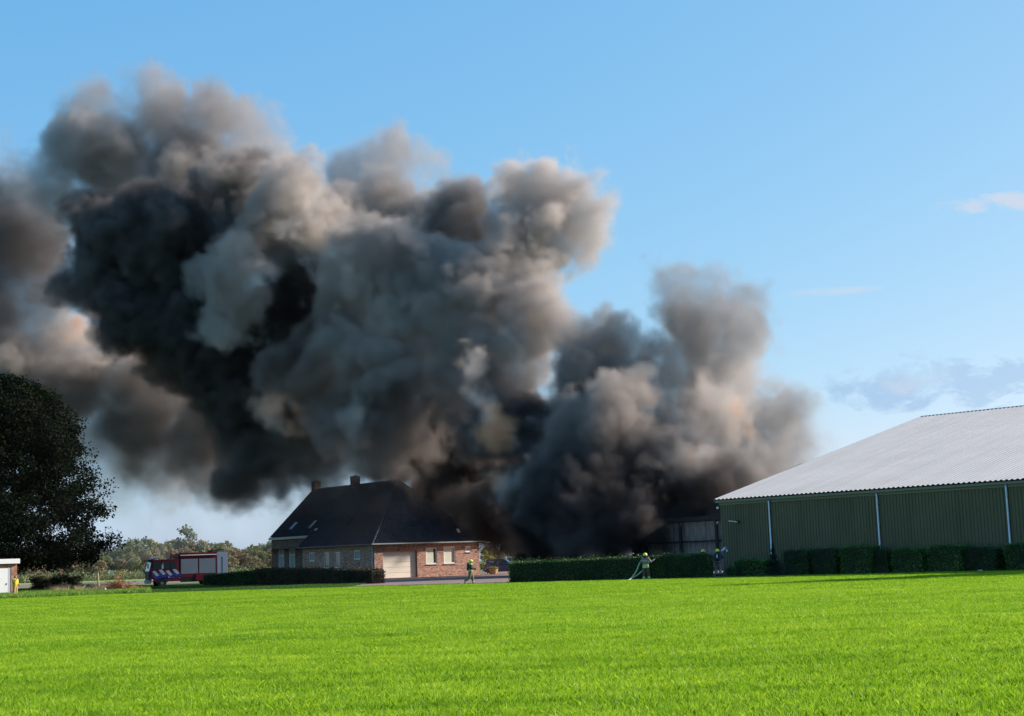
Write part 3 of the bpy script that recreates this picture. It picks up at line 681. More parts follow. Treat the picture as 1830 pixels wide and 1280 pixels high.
mb = MB(); mb.prism([(3.3, .95), (3.3, 3.58), (3.0, 3.6), (2.4, 3.44), (2.35, 3.06), (3.27, 3.06), (7.35, 3.66), (7.35, .95)], 'y', 0, 2.5)
mb = MB(); mb.box((5.35, 1.25, 2.3), (4.1, 2.5, 2.7)); mb.build('body', M_red, truck, bevel=.04)
MB().box((2.75, 1.25, 3.3), (1.0, 2.3, .48)).build('roof_deck', mat('deck_maroon', (.16, .02, .03), .5), truck, bevel=.06)
MB().box((8.02, 1.25, 2.3), (1.22, 2.5, 2.7)).build('rear_cabinet', mat('cabinet_white', (.26, .29, .35), .5), truck, bevel=.04)
MB().box((8.02, -.01, 2.1), (.03, .02, 2.0)).build('cabinet_seam', M_cabdark, truck)
for a, b in ((3.42, 5.28), (5.42, 7.22)):
    n = 14; s = MB().box(((a+b)/2, -.004, 2.15), (b-a, .012, 1.62)).build('roller_shutter', M_shutter, truck)
    mb = MB()
    for i in range(n): mb.box(((a+b)/2, -.016, 1.38+i*1.56/n+.05), (b-a-.04, .014, 1.56/n-.018))
    o = mb.build('shutter_slat', M_shutter, s); o['kind'] = 'stuff'
mb = MB(); mb.box((5.35, -.05, 3.38), (4.0, .10, .08)); mb.build('sunlit_side_rail', mat('rail_sunlit_white', (.85, .80, .74), .35), truck)  # gutter edge catching the sun, its brightness put into a near white colour
mb = MB(); mb.box((5.4, .06, .72), (4.1, .1, .5)); mb.build('side_skirt', M_cabdark, truck, bevel=.02)
MB().box((5.6, -.01, .98), (1.1, .08, .8)).build('locker', M_red, truck, bevel=.02)
mb = MB(); mb.box((4.4, 1.25, .75), (7.8, 1.0, .3)); mb.build('chassis', M_cabdark, truck)
mb = MB(); mb.box((6.9, 1.2, 3.74), (.5, .8, .22)); mb.build('roof_box', M_cabdark, truck); mb = MB(); mb.box((7.9, 1.25, .95), (1.3, 2.3, .25)); mb.build('rear_step', mat('step_maroon', (.2, .02, .03), .5), truck)
def wheel(parent, x, y, z, r, w, axis_y=-1):
    w_ = MB().tube([(x, y, z), (x, y+w, z)], r, 24).build('wheel', M_rubber, parent, bevel=.02)
    MB().tube([(x, y-.012, z), (x, y+.03, z)], [r*.42, r*.42], 20).tube([(x, y-.06, z), (x, y, z)], r*.2, 12).build('rim', mat('rim_grey', (.16, .17, .20), .5, metal=.2), w_)
    for k in range(5):
        pass
    return w_
for x in (1.35, 6.4): wheel(truck, x, .02, .5, .5, .32)
for x in (1.35, 6.4): wheel(truck, x, 2.16, .5, .5, .32)
mb = MB(); mb.prism([(1.35+.62*math.cos(a), .5+.62*math.sin(a)) for a in [PI*i/12 for i in range(13)]], 'y', -.004, .03); mb.build('wheel_arch', M_cabdark, truck)
MB().box((2.1, -.02, 1.06), (.09, .05, .09)).build('side_lamp', mat('headlight', (.8, .75, .65), .2), truck)

# ------------------------------------------------------------------ blue estate car beside the house
cpos = at(899, 1020, 187); cpos.z = 0
car = empty('parked_car', cpos, R(-14), 'dark blue estate car half hidden by the end of the clipped hedge', 'car')
M_carblue = mat('car_blue', (.02, .055, .17), .25, spec=.8)
def carbody():
    # side profile (x along the car, nose at +x), widths narrow towards the roof
    prof = [(-2.2, .26, .80), (-2.25, .85, .84), (-2.1, 1.05, .84), (-1.85, 1.68, .66), (-1.5, 1.76, .62), (.35, 1.77, .62), (1.1, 1.12, .80), (2.0, .95, .80), (2.22, .72, .76), (2.2, .26, .74)]
    mb = MB(); n = len(prof)
    vs = [(x, -w, z) for x, z, w in prof]+[(x, w, z) for x, z, w in prof]
    mb.add(vs, [tuple(range(n))[::-1], tuple(range(n, 2*n))]+[(i, (i+1) % n, (i+1) % n+n, i+n) for i in range(n)])
    return mb
carbody().build('body', M_carblue, car, bevel=.06, smooth=False)
for s in (-1, 1):
    def sp(x, z): return (x, s*(.852-(z-1.05)*.30), z)
    for q4 in ([(-1.80, 1.12), (-1.25, 1.12), (-1.25, 1.62), (-1.62, 1.62)], [(-1.15, 1.12), (-.35, 1.12), (-.35, 1.64), (-1.15, 1.63)], [(-.25, 1.12), (.82, 1.16), (.34, 1.64), (-.25, 1.64)]):
        MB().add([sp(*p) for p in q4], [(0, 1, 2, 3)]).build('side_window', mat('car_glass', (.16, .26, .36), .08, spec=1.0, metal=.75), car)
MB().add([(-2.13, -.66, 1.10), (-2.13, .66, 1.10), (-1.90, .58, 1.62), (-1.90, -.58, 1.62)], [(0, 1, 2, 3)]).build('rear_window', M_glass, car)
MB().add([(.45, -.56, 1.72), (.45, .56, 1.72), (1.1, .70, 1.16), (1.1, -.70, 1.16)], [(0, 1, 2, 3)]).build('windshield', M_glass, car)
for s in (-1, 1):
    MB().tube([(-1.6, s*.56, 1.80), (.3, s*.56, 1.82)], .03).build('roof_rail', mat('rail_silver', (.5, .52, .55), .3, metal=.5), car)
    MB().box((-2.2, s*.68, .98), (.08, .2, .26)).build('tail_light', mat('tail_red', (.35, .02, .03), .2), car, bevel=.02)
MB().box((-2.24, 0, .50), (.12, 1.6, .26)).build('bumper', M_cabdark, car, bevel=.04)
for x in (-1.35, 1.35):
    wheel(car, x, -.83, .33, .33, .2); wheel(car, x, .63, .33, .33, .2)

# ------------------------------------------------------------------ people
M_skin = mat('skin', (.50, .30, .22), .6); M_hivis = mat('helmet_yellow', (.72, .88, .02), .35, spec=.6)
def outfit(name, bands, scale=1.0):
    """cloth colour by height (0..1.85 m) - the coat, its reflective bands, the trousers, the boots"""
    m = bpy.data.materials.new(name); m.use_nodes = True; t = m.node_tree; b = t.nodes['Principled BSDF']
    tc = t.nodes.new('ShaderNodeTexCoord'); sx = t.nodes.new('ShaderNodeSeparateXYZ'); t.links.new(tc.outputs['Object'], sx.inputs[0])
    dv = t.nodes.new('ShaderNodeMath'); dv.operation = 'DIVIDE'; dv.inputs[1].default_value = 2.0; t.links.new(sx.outputs[2], dv.inputs[0])
    cr = t.nodes.new('ShaderNodeValToRGB'); cr.color_ramp.interpolation = 'CONSTANT'; t.links.new(dv.outputs[0], cr.inputs[0])
    e0 = cr.color_ramp.elements
    for i, (z, c) in enumerate(bands):
        if i == 0: e0[0].position = 0; e0[0].color = (*c, 1)
        elif i == 1: e0[1].position = z/2; e0[1].color = (*c, 1)
        else: e = e0.new(z/2); e.color = (*c, 1)
    nz = t.nodes.new('ShaderNodeTexNoise'); nz.inputs['Scale'].default_value = 9; t.links.new(tc.outputs['Object'], nz.inputs['Vector'])
    mx = t.nodes.new('ShaderNodeMix'); mx.data_type = 'RGBA'; mx.blend_type = 'MULTIPLY'; mx.inputs[0].default_value = .5
    t.links.new(cr.outputs[0], mx.inputs['A']); t.links.new(nz.outputs[0], mx.inputs['B']); t.links.new(mx.outputs['Result'], b.inputs['Base Color'])
    b.inputs['Roughness'].default_value = .85
    return m
TAN, BLK, YEL, REF, BRN = (.36, .27, .15), (.018, .018, .02), (.55, .62, .16), (.55, .72, .32), (.14, .085, .06)
O_walk = outfit('coat_dark_tan', [(0, BLK), (.12, REF), (.24, (.22, .19, .09)), (.95, REF), (1.03, (.25, .22, .12)), (1.1, (.05, .055, .045)), (1.42, YEL)])
O_hose = outfit('coat_brown_lime', [(0, BLK), (.10, REF), (.26, BRN), (.82, REF), (.98, (.62, .75, .36)), (1.04, (.28, .22, .17)), (1.26, (.40, .38, .36)), (1.33, (.24, .19, .16))])
O_right = outfit('coat_navy_brown', [(0, BLK), (.14, (.40, .32, .24)), (.5, (.36, .27, .20)), (.8, (.22, .12, .09)), (.93, (.40, .44, .32)), (1.0, (.10, .10, .12)), (1.3, (.06, .06, .10))])
O_orange = outfit('coat_orange_collar', [(0, BLK), (.8, (.10, .08, .06)), (1.35, (.55, .20, .05))])
O_yellow = outfit('coat_yellow_all', [(0, (.45, .36, .06)), (.12, (.60, .40, .14)), (.35, (.55, .40, .16)), (.82, (.68, .50, .06)), (1.2, (.78, .58, .05))])
O_vest = outfit('vest_green', [(0, BLK), (.9, (.04, .05, .10)), (1.15, (.25, .60, .10))])
def person(label, loc, rz, J, cloth, helmet=True, tank=False, hair=None, cat='firefighter', lean=0, glove=BLK):
    base = dict(pel=(0, 0, .95), wai=(0, 0, 1.08), che=(0, 0, 1.32), nec=(0, 0, 1.50), hed=(0, -.02, 1.64),
                shl=(.20, 0, 1.43), ell=(.25, .02, 1.16), wrl=(.24, -.12, .95), shr=(-.20, 0, 1.43), elr=(-.25, .02, 1.16), wrr=(-.24, -.12, .95),
                hil=(.10, 0, .90), knl=(.11, -.02, .50), anl=(.12, .02, .09), tol=(.13, -.16, .05), hir=(-.10, 0, .90), knr=(-.11, -.02, .50), anr=(-.12, .02, .09), tor=(-.13, -.16, .05))
    base.update(J)
    rad = dict(pel=.205, wai=.20, che=.23, nec=.085, shl=.13, shr=.13, ell=.092, elr=.092, wrl=.062, wrr=.062, hil=.15, hir=.15, knl=.115, knr=.115, anl=.095, anr=.095, tol=.065, tor=.065)
    root = empty('person', loc, rz, label, cat)
    keys = list(rad); idx = {k: i for i, k in enumerate(keys)}
    ed = [('pel', 'wai'), ('wai', 'che'), ('che', 'nec'), ('che', 'shl'), ('shl', 'ell'), ('ell', 'wrl'), ('che', 'shr'), ('shr', 'elr'), ('elr', 'wrr'),
          ('pel', 'hil'), ('hil', 'knl'), ('knl', 'anl'), ('anl', 'tol'), ('pel', 'hir'), ('hir', 'knr'), ('knr', 'anr'), ('anr', 'tor')]
    me = bpy.data.meshes.new('body'); me.from_pydata([base[k] for k in keys], [(idx[a], idx[b]) for a, b in ed], []); me.materials.append(cloth)
    o = link('body', me, root)
    sk = o.modifiers.new('skin', 'SKIN'); sk.use_smooth_shade = True
    for i, k in enumerate(keys):
        r = rad[k]; me.skin_vertices[0].data[i].radius = (r, r*.8 if k in ('che', 'wai', 'pel') else r)
    me.skin_vertices[0].data[idx['pel']].use_root = True
    ss = o.modifiers.new('smooth', 'SUBSURF'); ss.levels = 1; ss.render_levels = 1
    h = Vector(base['hed'])
    hd = MB().ell(h, (.078, .098, .122), 14, 10)
    hd.add([(h.x-.018, h.y-.092, h.z+.01), (h.x+.018, h.y-.092, h.z+.01), (h.x, h.y-.125, h.z-.03), (h.x, h.y-.09, h.z-.035)], [(0, 1, 2), (0, 2, 3), (1, 3, 2)])
    for s in (-1, 1): hd.ell((h.x+s*.08, h.y, h.z), (.012, .025, .032), 8, 6)
    ho = hd.build('head', M_skin, root, smooth=True)
    mb = MB()
    for s in (-1, 1): mb.ell((h.x+s*.03, h.y-.088, h.z+.015), (.012, .008, .008), 6, 4)
    mb.box((h.x, h.y-.088, h.z-.06), (.045, .012, .01)); mb.build('face_features', M_rubber, ho)
    if helmet:
        hm = MB().ell((h.x, h.y+.01, h.z+.045), (.135, .165, .135), 18, 10, 0, PI*.62).build('helmet', M_hivis, root, smooth=True)
        MB().ell((h.x, h.y-.03, h.z+.01), (.11, .125, .075), 14, 8).build('visor', M_cabdark, hm, smooth=True)
        MB().box((h.x, h.y+.13, h.z-.08), (.2, .05, .14)).build('neck_flap', M_rubber, hm, bevel=.02)
    if hair:
        MB().ell((h.x, h.y+.022, h.z+.02), (.092, .105, .125), 14, 10, 0, PI*.75).ell((h.x, h.y+.09, h.z-.06), (.05, .05, .11)).build('hair', mat('hair_brown', (.12, .05, .025), .7), ho, smooth=True)
    for s, kw, ke in ((1, 'wrl', 'ell'), (-1, 'wrr', 'elr')):
        w = Vector(base[kw]); d = (w-Vector(base[ke])).normalized(); a = d.orthogonal().normalized(); b = d.cross(a)
        mb = MB(); mb.tube([w-d*.02, w+d*.03, w+d*.085], [.032, .040, .036], 8)
        for k in range(4):
            f0 = w+d*.08+a*(k-1.5)*.019; L_ = (.058, .066, .062, .048)[k]
            mb.tube([f0, f0+d*L_*.5+b*.008, f0+d*L_*.8+b*.03], [.0105, .0095, .008], 6)
        mb.tube([w+d*.02+a*.034, w+d*.05+a*.06+b*.015, w+d*.07+a*.065+b*.035], [.012, .011, .009], 6)
        mb.build('hand', mat('glove_'+('dark' if glove == BLK else 'skin'), glove, .8), root, smooth=True)
    if tank:
        c = Vector(base['che'])+Vector((0, .23, -.06))
        t = MB().tube([c+Vector((0, 0, -.27)), c+Vector((0, 0, -.24)), c+Vector((0, 0, .22)), c+Vector((0, 0, .29))], [.05, .085, .085, .03], 14).build('air_tank', mat('tank_navy', (.03, .04, .09), .35), root, smooth=True)
        mb = MB(); mb.box(c+Vector((0, -.09, -.02)), (.26, .04, .5)); mb.build('tank_harness', M_rubber, t, bevel=.01)
        MB().box(c+Vector((0, .07, .06)), (.10, .03, .2)).build('tank_label', mat('label_white', (.6, .62, .66), .5), t)
    return root
# walking firefighter by the house: faces right (+x): rz turns local -y to +x
person('firefighter in yellow helmet with an air tank striding right past the brick wall', ground_at(841, 1044.5), R(90),
       dict(hed=(0, -.06, 1.62), che=(0, -.06, 1.32), wai=(0, -.02, 1.08), nec=(0, -.06, 1.49), shl=(.2, -.06, 1.42), shr=(-.2, -.06, 1.42),
            ell=(.26, -.05, 1.16), wrl=(.2, -.30, 1.14), elr=(-.26, -.05, 1.16), wrr=(-.2, -.32, 1.08),
            knl=(.11, -.16, .50), anl=(.11, -.17, .09), tol=(.12, -.36, .05), knr=(-.11, .05, .50), anr=(-.11, .42, .24), tor=(-.11, .36, .07)), O_walk, tank=True)
# hose firefighter seen from behind (faces away, a little right)
hp = ground_at(1155, 1037.5)
person('firefighter in yellow helmet seen from behind, holding a hose in front of the hedge', hp, R(160),
       dict(ell=(.30, .0, 1.2), wrl=(.22, -.20, 1.16), elr=(-.33, .0, 1.22), wrr=(-.30, -.22, 1.18), knl=(.13, -.02, .5), anl=(.14, .06, .09), knr=(-.15, -.05, .5), anr=(-.2, .0, .09), tor=(-.22, -.18, .05)), O_hose)
rp_ = ground_at(1284.5, 1032.5)
person('firefighter in yellow helmet with an air tank, standing between the hedge and the green barn', rp_+Vector((0, 0, .10)), R(165),
       dict(ell=(.28, -.05, 1.2), wrl=(.22, -.28, 1.12), elr=(-.3, -.05, 1.2), wrr=(-.34, -.26, 1.22), knl=(.15, -.1, .5), anl=(.12, .05, .05), knr=(-.13, -.06, .5), anr=(-.12, .05, .05)), O_right, tank=True)
q = at(1257, 1000, 110); q.z = 0
person('firefighter of whom only the yellow helmet shows above the hedge', q+Vector((0, 0, .12)), R(170), {}, O_orange)
person('woman in yellow clothing standing by the white door at the far left', ground_at(27, 1068.5), R(60),
       dict(elr=(-.25, -.12, 1.2), wrr=(-.08, -.22, 1.45), wrl=(.22, -.2, 1.05), knl=(.09, -.02, .5), anl=(.08, .02, .09), tol=(.09, -.14, .05)), O_yellow, helmet=False, hair=True, cat='person', glove=(.45, .28, .2))
q = at(425, 1020, 172); q.z = 0
person('person in a green vest behind the hedge just right of the fire engine', q+Vector((0, 0, .25)), R(100), dict(hed=(0, -.1, 1.55), che=(0, -.1, 1.3)), O_vest, helmet=False, hair=True, cat='person')
# hoses
M_hose = mat('hose_grey_green', (.34, .38, .27), .8)
def curve_pts(P, n=24):
    P = [Vector(p) for p in P]; out = []
    for i in range(len(P)-1):
        p0, p1, p2, p3 = P[max(i-1, 0)], P[i], P[i+1], P[min(i+2, len(P)-1)]
        for k in range(n):
            t = k/n; out.append(.5*((2*p1)+(p2-p0)*t+(2*p0-5*p1+4*p2-p3)*t*t+(3*p1-p0-3*p2+p3)*t**3))
    return out+[P[-1]]
Yh = hp.y
a = at(1143, 1006, Yh+.2); b = at(1138, 1019, Yh-.1); c = at(1130, 1031, Yh-.4); d = ground_at(1121, 1038, .04); e = ground_at(1112, 1041, .04); f = ground_at(1095, 1042.5, .04)
o = MB().tube(curve_pts([a, b, c, d, e, f], 8), .042, 8).build('fire_hose', M_hose, smooth=True); tag(o, 'upper of the two pale hoses trailing from the firefighter at the hedge', 'hose')
a = at(1149, 1019, Yh+.1); b = at(1140, 1027, Yh-.2); c = at(1130, 1033, Yh-.5); d = ground_at(1120, 1038.8, .04); e = ground_at(1110, 1041.6, .04); f = ground_at(1090, 1043.2, .04)
o = MB().tube(curve_pts([a, b, c, d, e, f], 8), .042, 8).build('fire_hose', M_hose, smooth=True); tag(o, 'lower of the two pale hoses, leaving the firefighter at hip height', 'hose')
a = at(1160, 1006, Yh+.3); b = at(1172, 998.5, Yh+.9)
o = MB().tube([a, a.lerp(b, .8), b], [.05, .045, .03], 10).build('hose_nozzle', M_hose, smooth=True); tag(o, 'hose nozzle pointing over the hedge', 'nozzle')
a = at(1289, 985, rp_.y+.4); b = at(1296, 980, rp_.y+1.2)
m_w = mat('water_spray', (.6, .66, .8), .3); 
o = MB().tube([a, b], [.03, .10], 10).build('water_spray', m_w, smooth=True); tag(o, 'short white burst of water at the firefighter beside the green barn', 'water')

# ------------------------------------------------------------------ left edge: small white and brick outbuilding
ob0 = ground_at(30, 1066)
shed = empty('brick_outbuilding', ob0, R(40), 'small brick outbuilding with white fascia and white door at the left edge', 'building')
sc_ = ob0.y/FOC
MB().box((-4.3, 2.0, 1.45), (8.6, 4.0, 2.9)).build('wall', M_brick_red, shed)
MB().box((-4.3, 1.95, 3.02), (8.9, 4.5, .42)).build('fascia', M_white, shed, bevel=.02)
MB().box((-.74, -.03, 1.25), (.24, .05, 2.45)).build('door_edge', mat('door_shade', (.42, .46, .50), .5), shed)
dr = MB().box((-1.28, -.07, 1.22), (.84, .06, 2.42)).build('door', M_white, shed, bevel=.01)
MB().box((-.95, -.12, 1.1), (.03, .06, .14)).build('handle', M_darkmetal, dr)
MB().box((-.58, -.02, 1.28), (.05, .05, 2.55)).build('door_frame', M_darkmetal, shed)
vx = ground_at(4, 1066.5)
van = empty('red_van', vx-Matrix.Rotation(R(35), 3, 'Z') @ Vector((0, -2.2, 0)), R(35), 'end of a red van with dark windows cut off by the left edge', 'van')
mb = MB(); mb.prism([(-4.6, .45), (-4.6, 2.2), (-4.3, 2.62), (-.06, 2.62), (0, 2.5), (0, .45)], 'y', -2.2, -.2); mb.build('body', mat('van_crimson', (.50, .015, .10), .3), van, bevel=.05)
MB().box((-.7, -2.205, 1.95), (.95, .03, .75)).build('side_window', M_glass, van)
MB().box((-.7, -2.21, .9), (1.0, .03, .5)).build('lower_panel', mat('van_navy', (.03, .03, .10), .4), van)
for x in (-3.6, -.75): wheel(van, x, -2.22, .36, .36, .22)
for x in (-3.6, -.75): wheel(van, x, -.42, .36, .36, .22)
MB().box((-2.3, -1.2, 2.72), (1.2, 1.2, .16)).build('roof_light', mat('beacon_blue', (.05, .15, .5), .15), van, bevel=.03)

# ------------------------------------------------------------------ vegetation
def limb_mesh(rng, h, r, n, spread, lo=.25):
    mb = MB(); top = Vector((rng.normal()*.3, rng.normal()*.3, h))
    mb.tube([(0, 0, -.1), (0, 0, h*.25), Vector((top.x*.4, top.y*.4, h*.6)), top], [r, r*.8, r*.5, r*.08], 10)
    for i in range(n):
        z = h*(lo+(.9-lo)*i/n); a = rng.random()*2*PI; L_ = spread*(1-.5*i/n)*rng.uniform(.6, 1)
        p = Vector((0, 0, z)); q = p+Vector((math.cos(a)*L_, math.sin(a)*L_, L_*rng.uniform(.15, .5)))
        mid = p.lerp(q, .5)+Vector((0, 0, -.05*L_))
        mb.tube([p, mid, q], [r*.35, r*.22, r*.05], 6)
    return mb
def crown_pts(rng, clusters, per, jitter):
    out = []
    for (c, r) in clusters:
        n = int(per); v = rng.normal(size=(n, 3)); v /= np.linalg.norm(v, axis=1)[:, None]
        rr = r*rng.random(n)[:, None]**.45
        out.append(np.array(c)+v*rr*np.array([1, 1, .75])+rng.normal(size=(n, 3))*jitter)
    return np.concatenate(out)

# big dark tree on the left
rng = np.random.default_rng(3)
TY = 150.0
tb = at(-5, 1000, TY); tb.z = 0
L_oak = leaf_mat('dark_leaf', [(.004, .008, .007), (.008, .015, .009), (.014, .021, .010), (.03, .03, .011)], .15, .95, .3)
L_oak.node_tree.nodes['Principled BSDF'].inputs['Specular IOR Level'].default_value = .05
oak = empty('broad_tree', tb, 0, 'huge dark broadleaf tree at the left edge, hanging over the low hedge', 'tree')
prof_px = [(683, 40), (700, 92), (735, 128), (780, 160), (830, 183), (880, 185), (920, 203), (955, 222), (985, 205), (1005, 150)]
prof = []
for y, x in prof_px:
    p = at(x, y, TY); prof.append((p.z, p.x-tb.x))
cl = []
def rad_at(z):
    zs = [p[0] for p in prof][::-1]; rs = [p[1] for p in prof][::-1]
    return float(np.interp(z, zs, rs))
zmin, zmax = prof[-1][0], prof[0][0]
for i in range(1000):
    z = zmin+(zmax-zmin)*rng.random()**.9; Rr = rad_at(z)
    a = rng.random()*2*PI; q = rng.random()**.33
    lump = 1+.07*math.sin(a*5+z*1.1)+.05*math.sin(a*9-z*2)
    cr_ = rng.uniform(.8, 1.7)
    cl.append(((math.cos(a)*(Rr*lump-cr_*.8)*q, math.sin(a)*(Rr*lump-cr_*.8)*q, z), cr_))
P = crown_pts(rng, cl, 150, .15)
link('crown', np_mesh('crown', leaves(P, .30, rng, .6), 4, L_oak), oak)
limb_mesh(rng, 16, .55, 16, 8, .16).build('trunk', M_bark, oak, smooth=True)

# far wood: individual trees sharing a few crowns
def tree_mesh(seed, h, r, kind):
    rng = np.random.default_rng(seed); cl = []
    n = 34
    for i in range(n):
        z = h*(.22+.72*rng.random()); k = (z/h-.2)/.8
        prof_r = r*math.sqrt(max(.05, math.sin(PI*min(1, .12+k*.88))))*(1.0 if kind != 'tall' else (1-.45*k))
        a = rng.random()*2*PI; q = rng.random()**.45
        cl.append(((math.cos(a)*prof_r*q, math.sin(a)*prof_r*q, z), r*rng.uniform(.22, .38)))
    return crown_pts(rng, cl, 62, .12), rng
LW = [leaf_mat('autumn_tan', [(.16, .13, .07), (.28, .22, .12), (.38, .32, .18), (.46, .41, .27)], .25, .7, .12),
      leaf_mat('olive_leaf', [(.09, .11, .045), (.17, .19, .08), (.27, .28, .12), (.36, .35, .18)], .25, .7, .12),
      leaf_mat('blue_green_leaf', [(.08, .11, .08), (.14, .18, .12), (.21, .25, .16), (.28, .31, .21)], .2, .7, .12),
      leaf_mat('rust_leaf', [(.15, .11, .06), (.25, .18, .10), (.34, .26, .15), (.40, .33, .20)], .25, .7, .12)]
protos = []
for s in range(8):
    P, rg = tree_mesh(50+s, 8.5, 3.0 if s != 2 else 3.6, 'tall' if s % 3 == 2 else 'round')
    cm = np_mesh('crown', leaves(P, .55, rg, .8), 4, LW[s % 4])
    tm = limb_mesh(rg, 7.4, .16, 7, 2.2).mesh('trunk', M_bark, smooth=True)
    protos.append((cm, tm))
def far_tree(x, y, s, k, label, rz=0.0, group='trees of the far wood', sz=1.0, z0=0.0):
    t = empty('wood_tree', (x, y, z0), rz, label, 'tree', group)
    t.scale = (s, s, s*sz)
    cm, tm = protos[k]
    link('crown', cm, t); link('trunk', tm, t)
    return t
KC = ['tan autumn', 'olive green', 'bluish green', 'rusty brown']; KR = ['front row', 'second row', 'third row', 'hindmost row']
def wood_place(px):
    for lim, w in ((45, 'behind the outbuilding'), (110, 'behind the overgrown hedge'), (165, 'past the overgrown hedge'), (205, 'just right of the tallest post'), (255, 'between brushwood and fire engine'),
                   (290, 'over the cab of the fire engine'), (325, 'over the crew doors of the fire engine'), (360, 'over the left shutter of the fire engine'), (395, 'over the right shutter of the fire engine'), (430, 'just right of the fire engine'), (470, 'over the low hedge'), (900, 'by the left end of the farmhouse')):
        if px < lim: return w
rr = random.Random(4)
# tops of the tree line in the photograph
top = [(-40, 975), (0, 975), (60, 985), (130, 985), (190, 976), (230, 966), (270, 963), (310, 968), (330, 966), (360, 968), (380, 972), (400, 966), (440, 976), (470, 968), (500, 962), (540, 980)]
def top_y(px): return float(np.interp(px, [t[0] for t in top], [t[1] for t in top]))
for row, (Y, dpx, frac) in enumerate(((392, 19, .50), (425, 17, .72), (470, 16, .90), (520, 15, 1.0))):
    px = -12+row*7
    while px < 545:
        ty = top_y(px); hor = 1031-px*.0349
        h = (hor-ty)*Y/FOC*frac*rr.uniform(.85, 1.08)+1.7
        k = (rr.choice((0, 3, 4, 7, 1)) if row < 2 else (rr.choice((1, 2, 6, 5, 0)) if px > 300 else rr.choice((2, 6, 6, 5))))
        p = at(px, ty, Y)
        far_tree(p.x, Y+rr.uniform(-9, 9), h/8.6*1.0, k, '%s tree, %s of wood, %s' % (KC[k % 4], KR[row], wood_place(px)), rr.uniform(0, 6.3))
        px += dpx*rr.uniform(.8, 1.25)
p = at(342, 950, 440); t = far_tree(p.x, 440, (1019-946)*440/FOC/8.4+.3, 2, 'tallest pale green tree rising above the far wood behind the fire engine', 1.0, None, 1.0)
t['group'] = 'trees of the far wood'
p = at(360, 958, 446); far_tree(p.x, 446, (1018-960)*446/FOC/8.4+.1, 4, 'tan tree leaning against the tallest tree of the far wood', 2.0)
_same = {}
for _o in C.objects:
    if _o.name.startswith('wood_tree') and _o.get('label'): _same.setdefault(_o['label'], []).append(_o)
for _l, _os in _same.items():
    if len(_os) > 1:
        _os.sort(key=lambda q: q.location.x/q.location.y)
        for _i, _o in enumerate(_os):
            _o['label'] = ('leftmost' if _i == 0 else 'rightmost' if _i == len(_os)-1 else ('second', 'third', 'fourth', 'fifth', 'sixth')[_i-1])+' '+_l
# undergrowth in front of the wood
P = []
rng = np.random.default_rng(9)
for i in range(900):
    Y = rng.uniform(372, 392); px = rng.uniform(-60, 560); c = at(px, 1030, Y)
    r = rng.uniform(.6, 1.5); n = 22
    v = rng.normal(size=(n, 3)); v /= np.linalg.norm(v, axis=1)[:, None]
    P.append(np.array([c.x, Y, r*.8])+v*r*np.array([1, 1, .9]))
o = link('wood_undergrowth', np_mesh('wood_undergrowth', leaves(np.concatenate(P), .5, rng), 4, LW[1]))
tag(o, 'low scrub along the foot of the far wood', 'scrub', kind='stuff')
# trees and growth behind the car and the hedge, seen under the smoke
gl = ['bushy tree behind the blue car', 'pale brown tree just right of the farmhouse', 'low olive tree standing beyond the hedge under the smoke', 'tan tree in the smoke behind the yard', 'dark olive tree furthest right behind the hedge']
for i, (px, ty, Y, k) in enumerate(((905, 975, 230, 1), (880, 962, 245, 3), (960, 985, 240, 1), (925, 975, 255, 0), (1010, 985, 250, 2))):
    p = at(px, ty, Y); hh = max(2.2, p.z); t = far_tree(p.x, Y, hh/8.4, k, gl[i], i, None)
    if 'group' in t: del t['group']

# clipped hedges and block bushes: leafy skin round a dark core
def hedge_mesh(name, size, n, leaf, m, seed, lump=.08, round_=.25):
    rng = np.random.default_rng(seed); sx, sy, sz = size
    A = np.array([sy*sz, sy*sz, sx*sz, sx*sz, sx*sy]); pick = rng.choice(5, n, p=A/A.sum())
    u = rng.random((n, 3)); P = (u-[.5, .5, 0])*[sx, sy, sz]
    P[pick == 0, 0] = -sx/2; P[pick == 1, 0] = sx/2; P[pick == 2, 1] = -sy/2; P[pick == 3, 1] = sy/2; P[pick == 4, 2] = sz
    # soften the corners and make the surface uneven
    q = np.abs(P[:, :2])/np.array([sx/2, sy/2]); edge = np.clip((P[:, 2]/sz-.8)/.2, 0, 1)
    P[:, :2] *= (1-round_*.3*edge[:, None]*np.clip((q.max(1)[:, None]-.8)/.2, 0, 1)*min(1, .5/min(sx, sy)))
    w = np.sin(P[:, 0]*2.3+seed)*np.cos(P[:, 2]*3.1+P[:, 1]*2.1)+np.sin(P[:, 0]*5.7+P[:, 1]*4)*.5
    P += (w*lump)[:, None]*np.sign(P-[0, 0, sz/2])*[.4, .6, .5]
    P += rng.normal(size=(n, 3))*.035
    k = n//14; pick2 = rng.choice(n, k); tuft = P[pick2]; tuft[:, 2] += np.where(tuft[:, 2] > sz*.85, rng.random(k)**2*.28, 0); tuft[:, :2] += rng.normal(size=(k, 2))*.07
    P = np.concatenate([P, tuft, tuft+rng.normal(size=(k, 3))*.04])
    P[:, 2] = np.maximum(P[:, 2], .03)
    return np_mesh(name, leaves(P, leaf, rng, .8), 4, m)
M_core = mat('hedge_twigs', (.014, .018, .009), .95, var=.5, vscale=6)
L_hedge = leaf_mat('laurel_leaf', [(.018, .045, .012), (.035, .085, .018), (.06, .14, .025), (.12, .22, .04)], .25, .45, .8)
L_box_lit = leaf_mat('sunlit_box_leaf', [(.03, .075, .015), (.06, .15, .025), (.10, .23, .04), (.18, .34, .06)], .3, .5, .8)  # box leaf made lighter for bushes that look sunlit
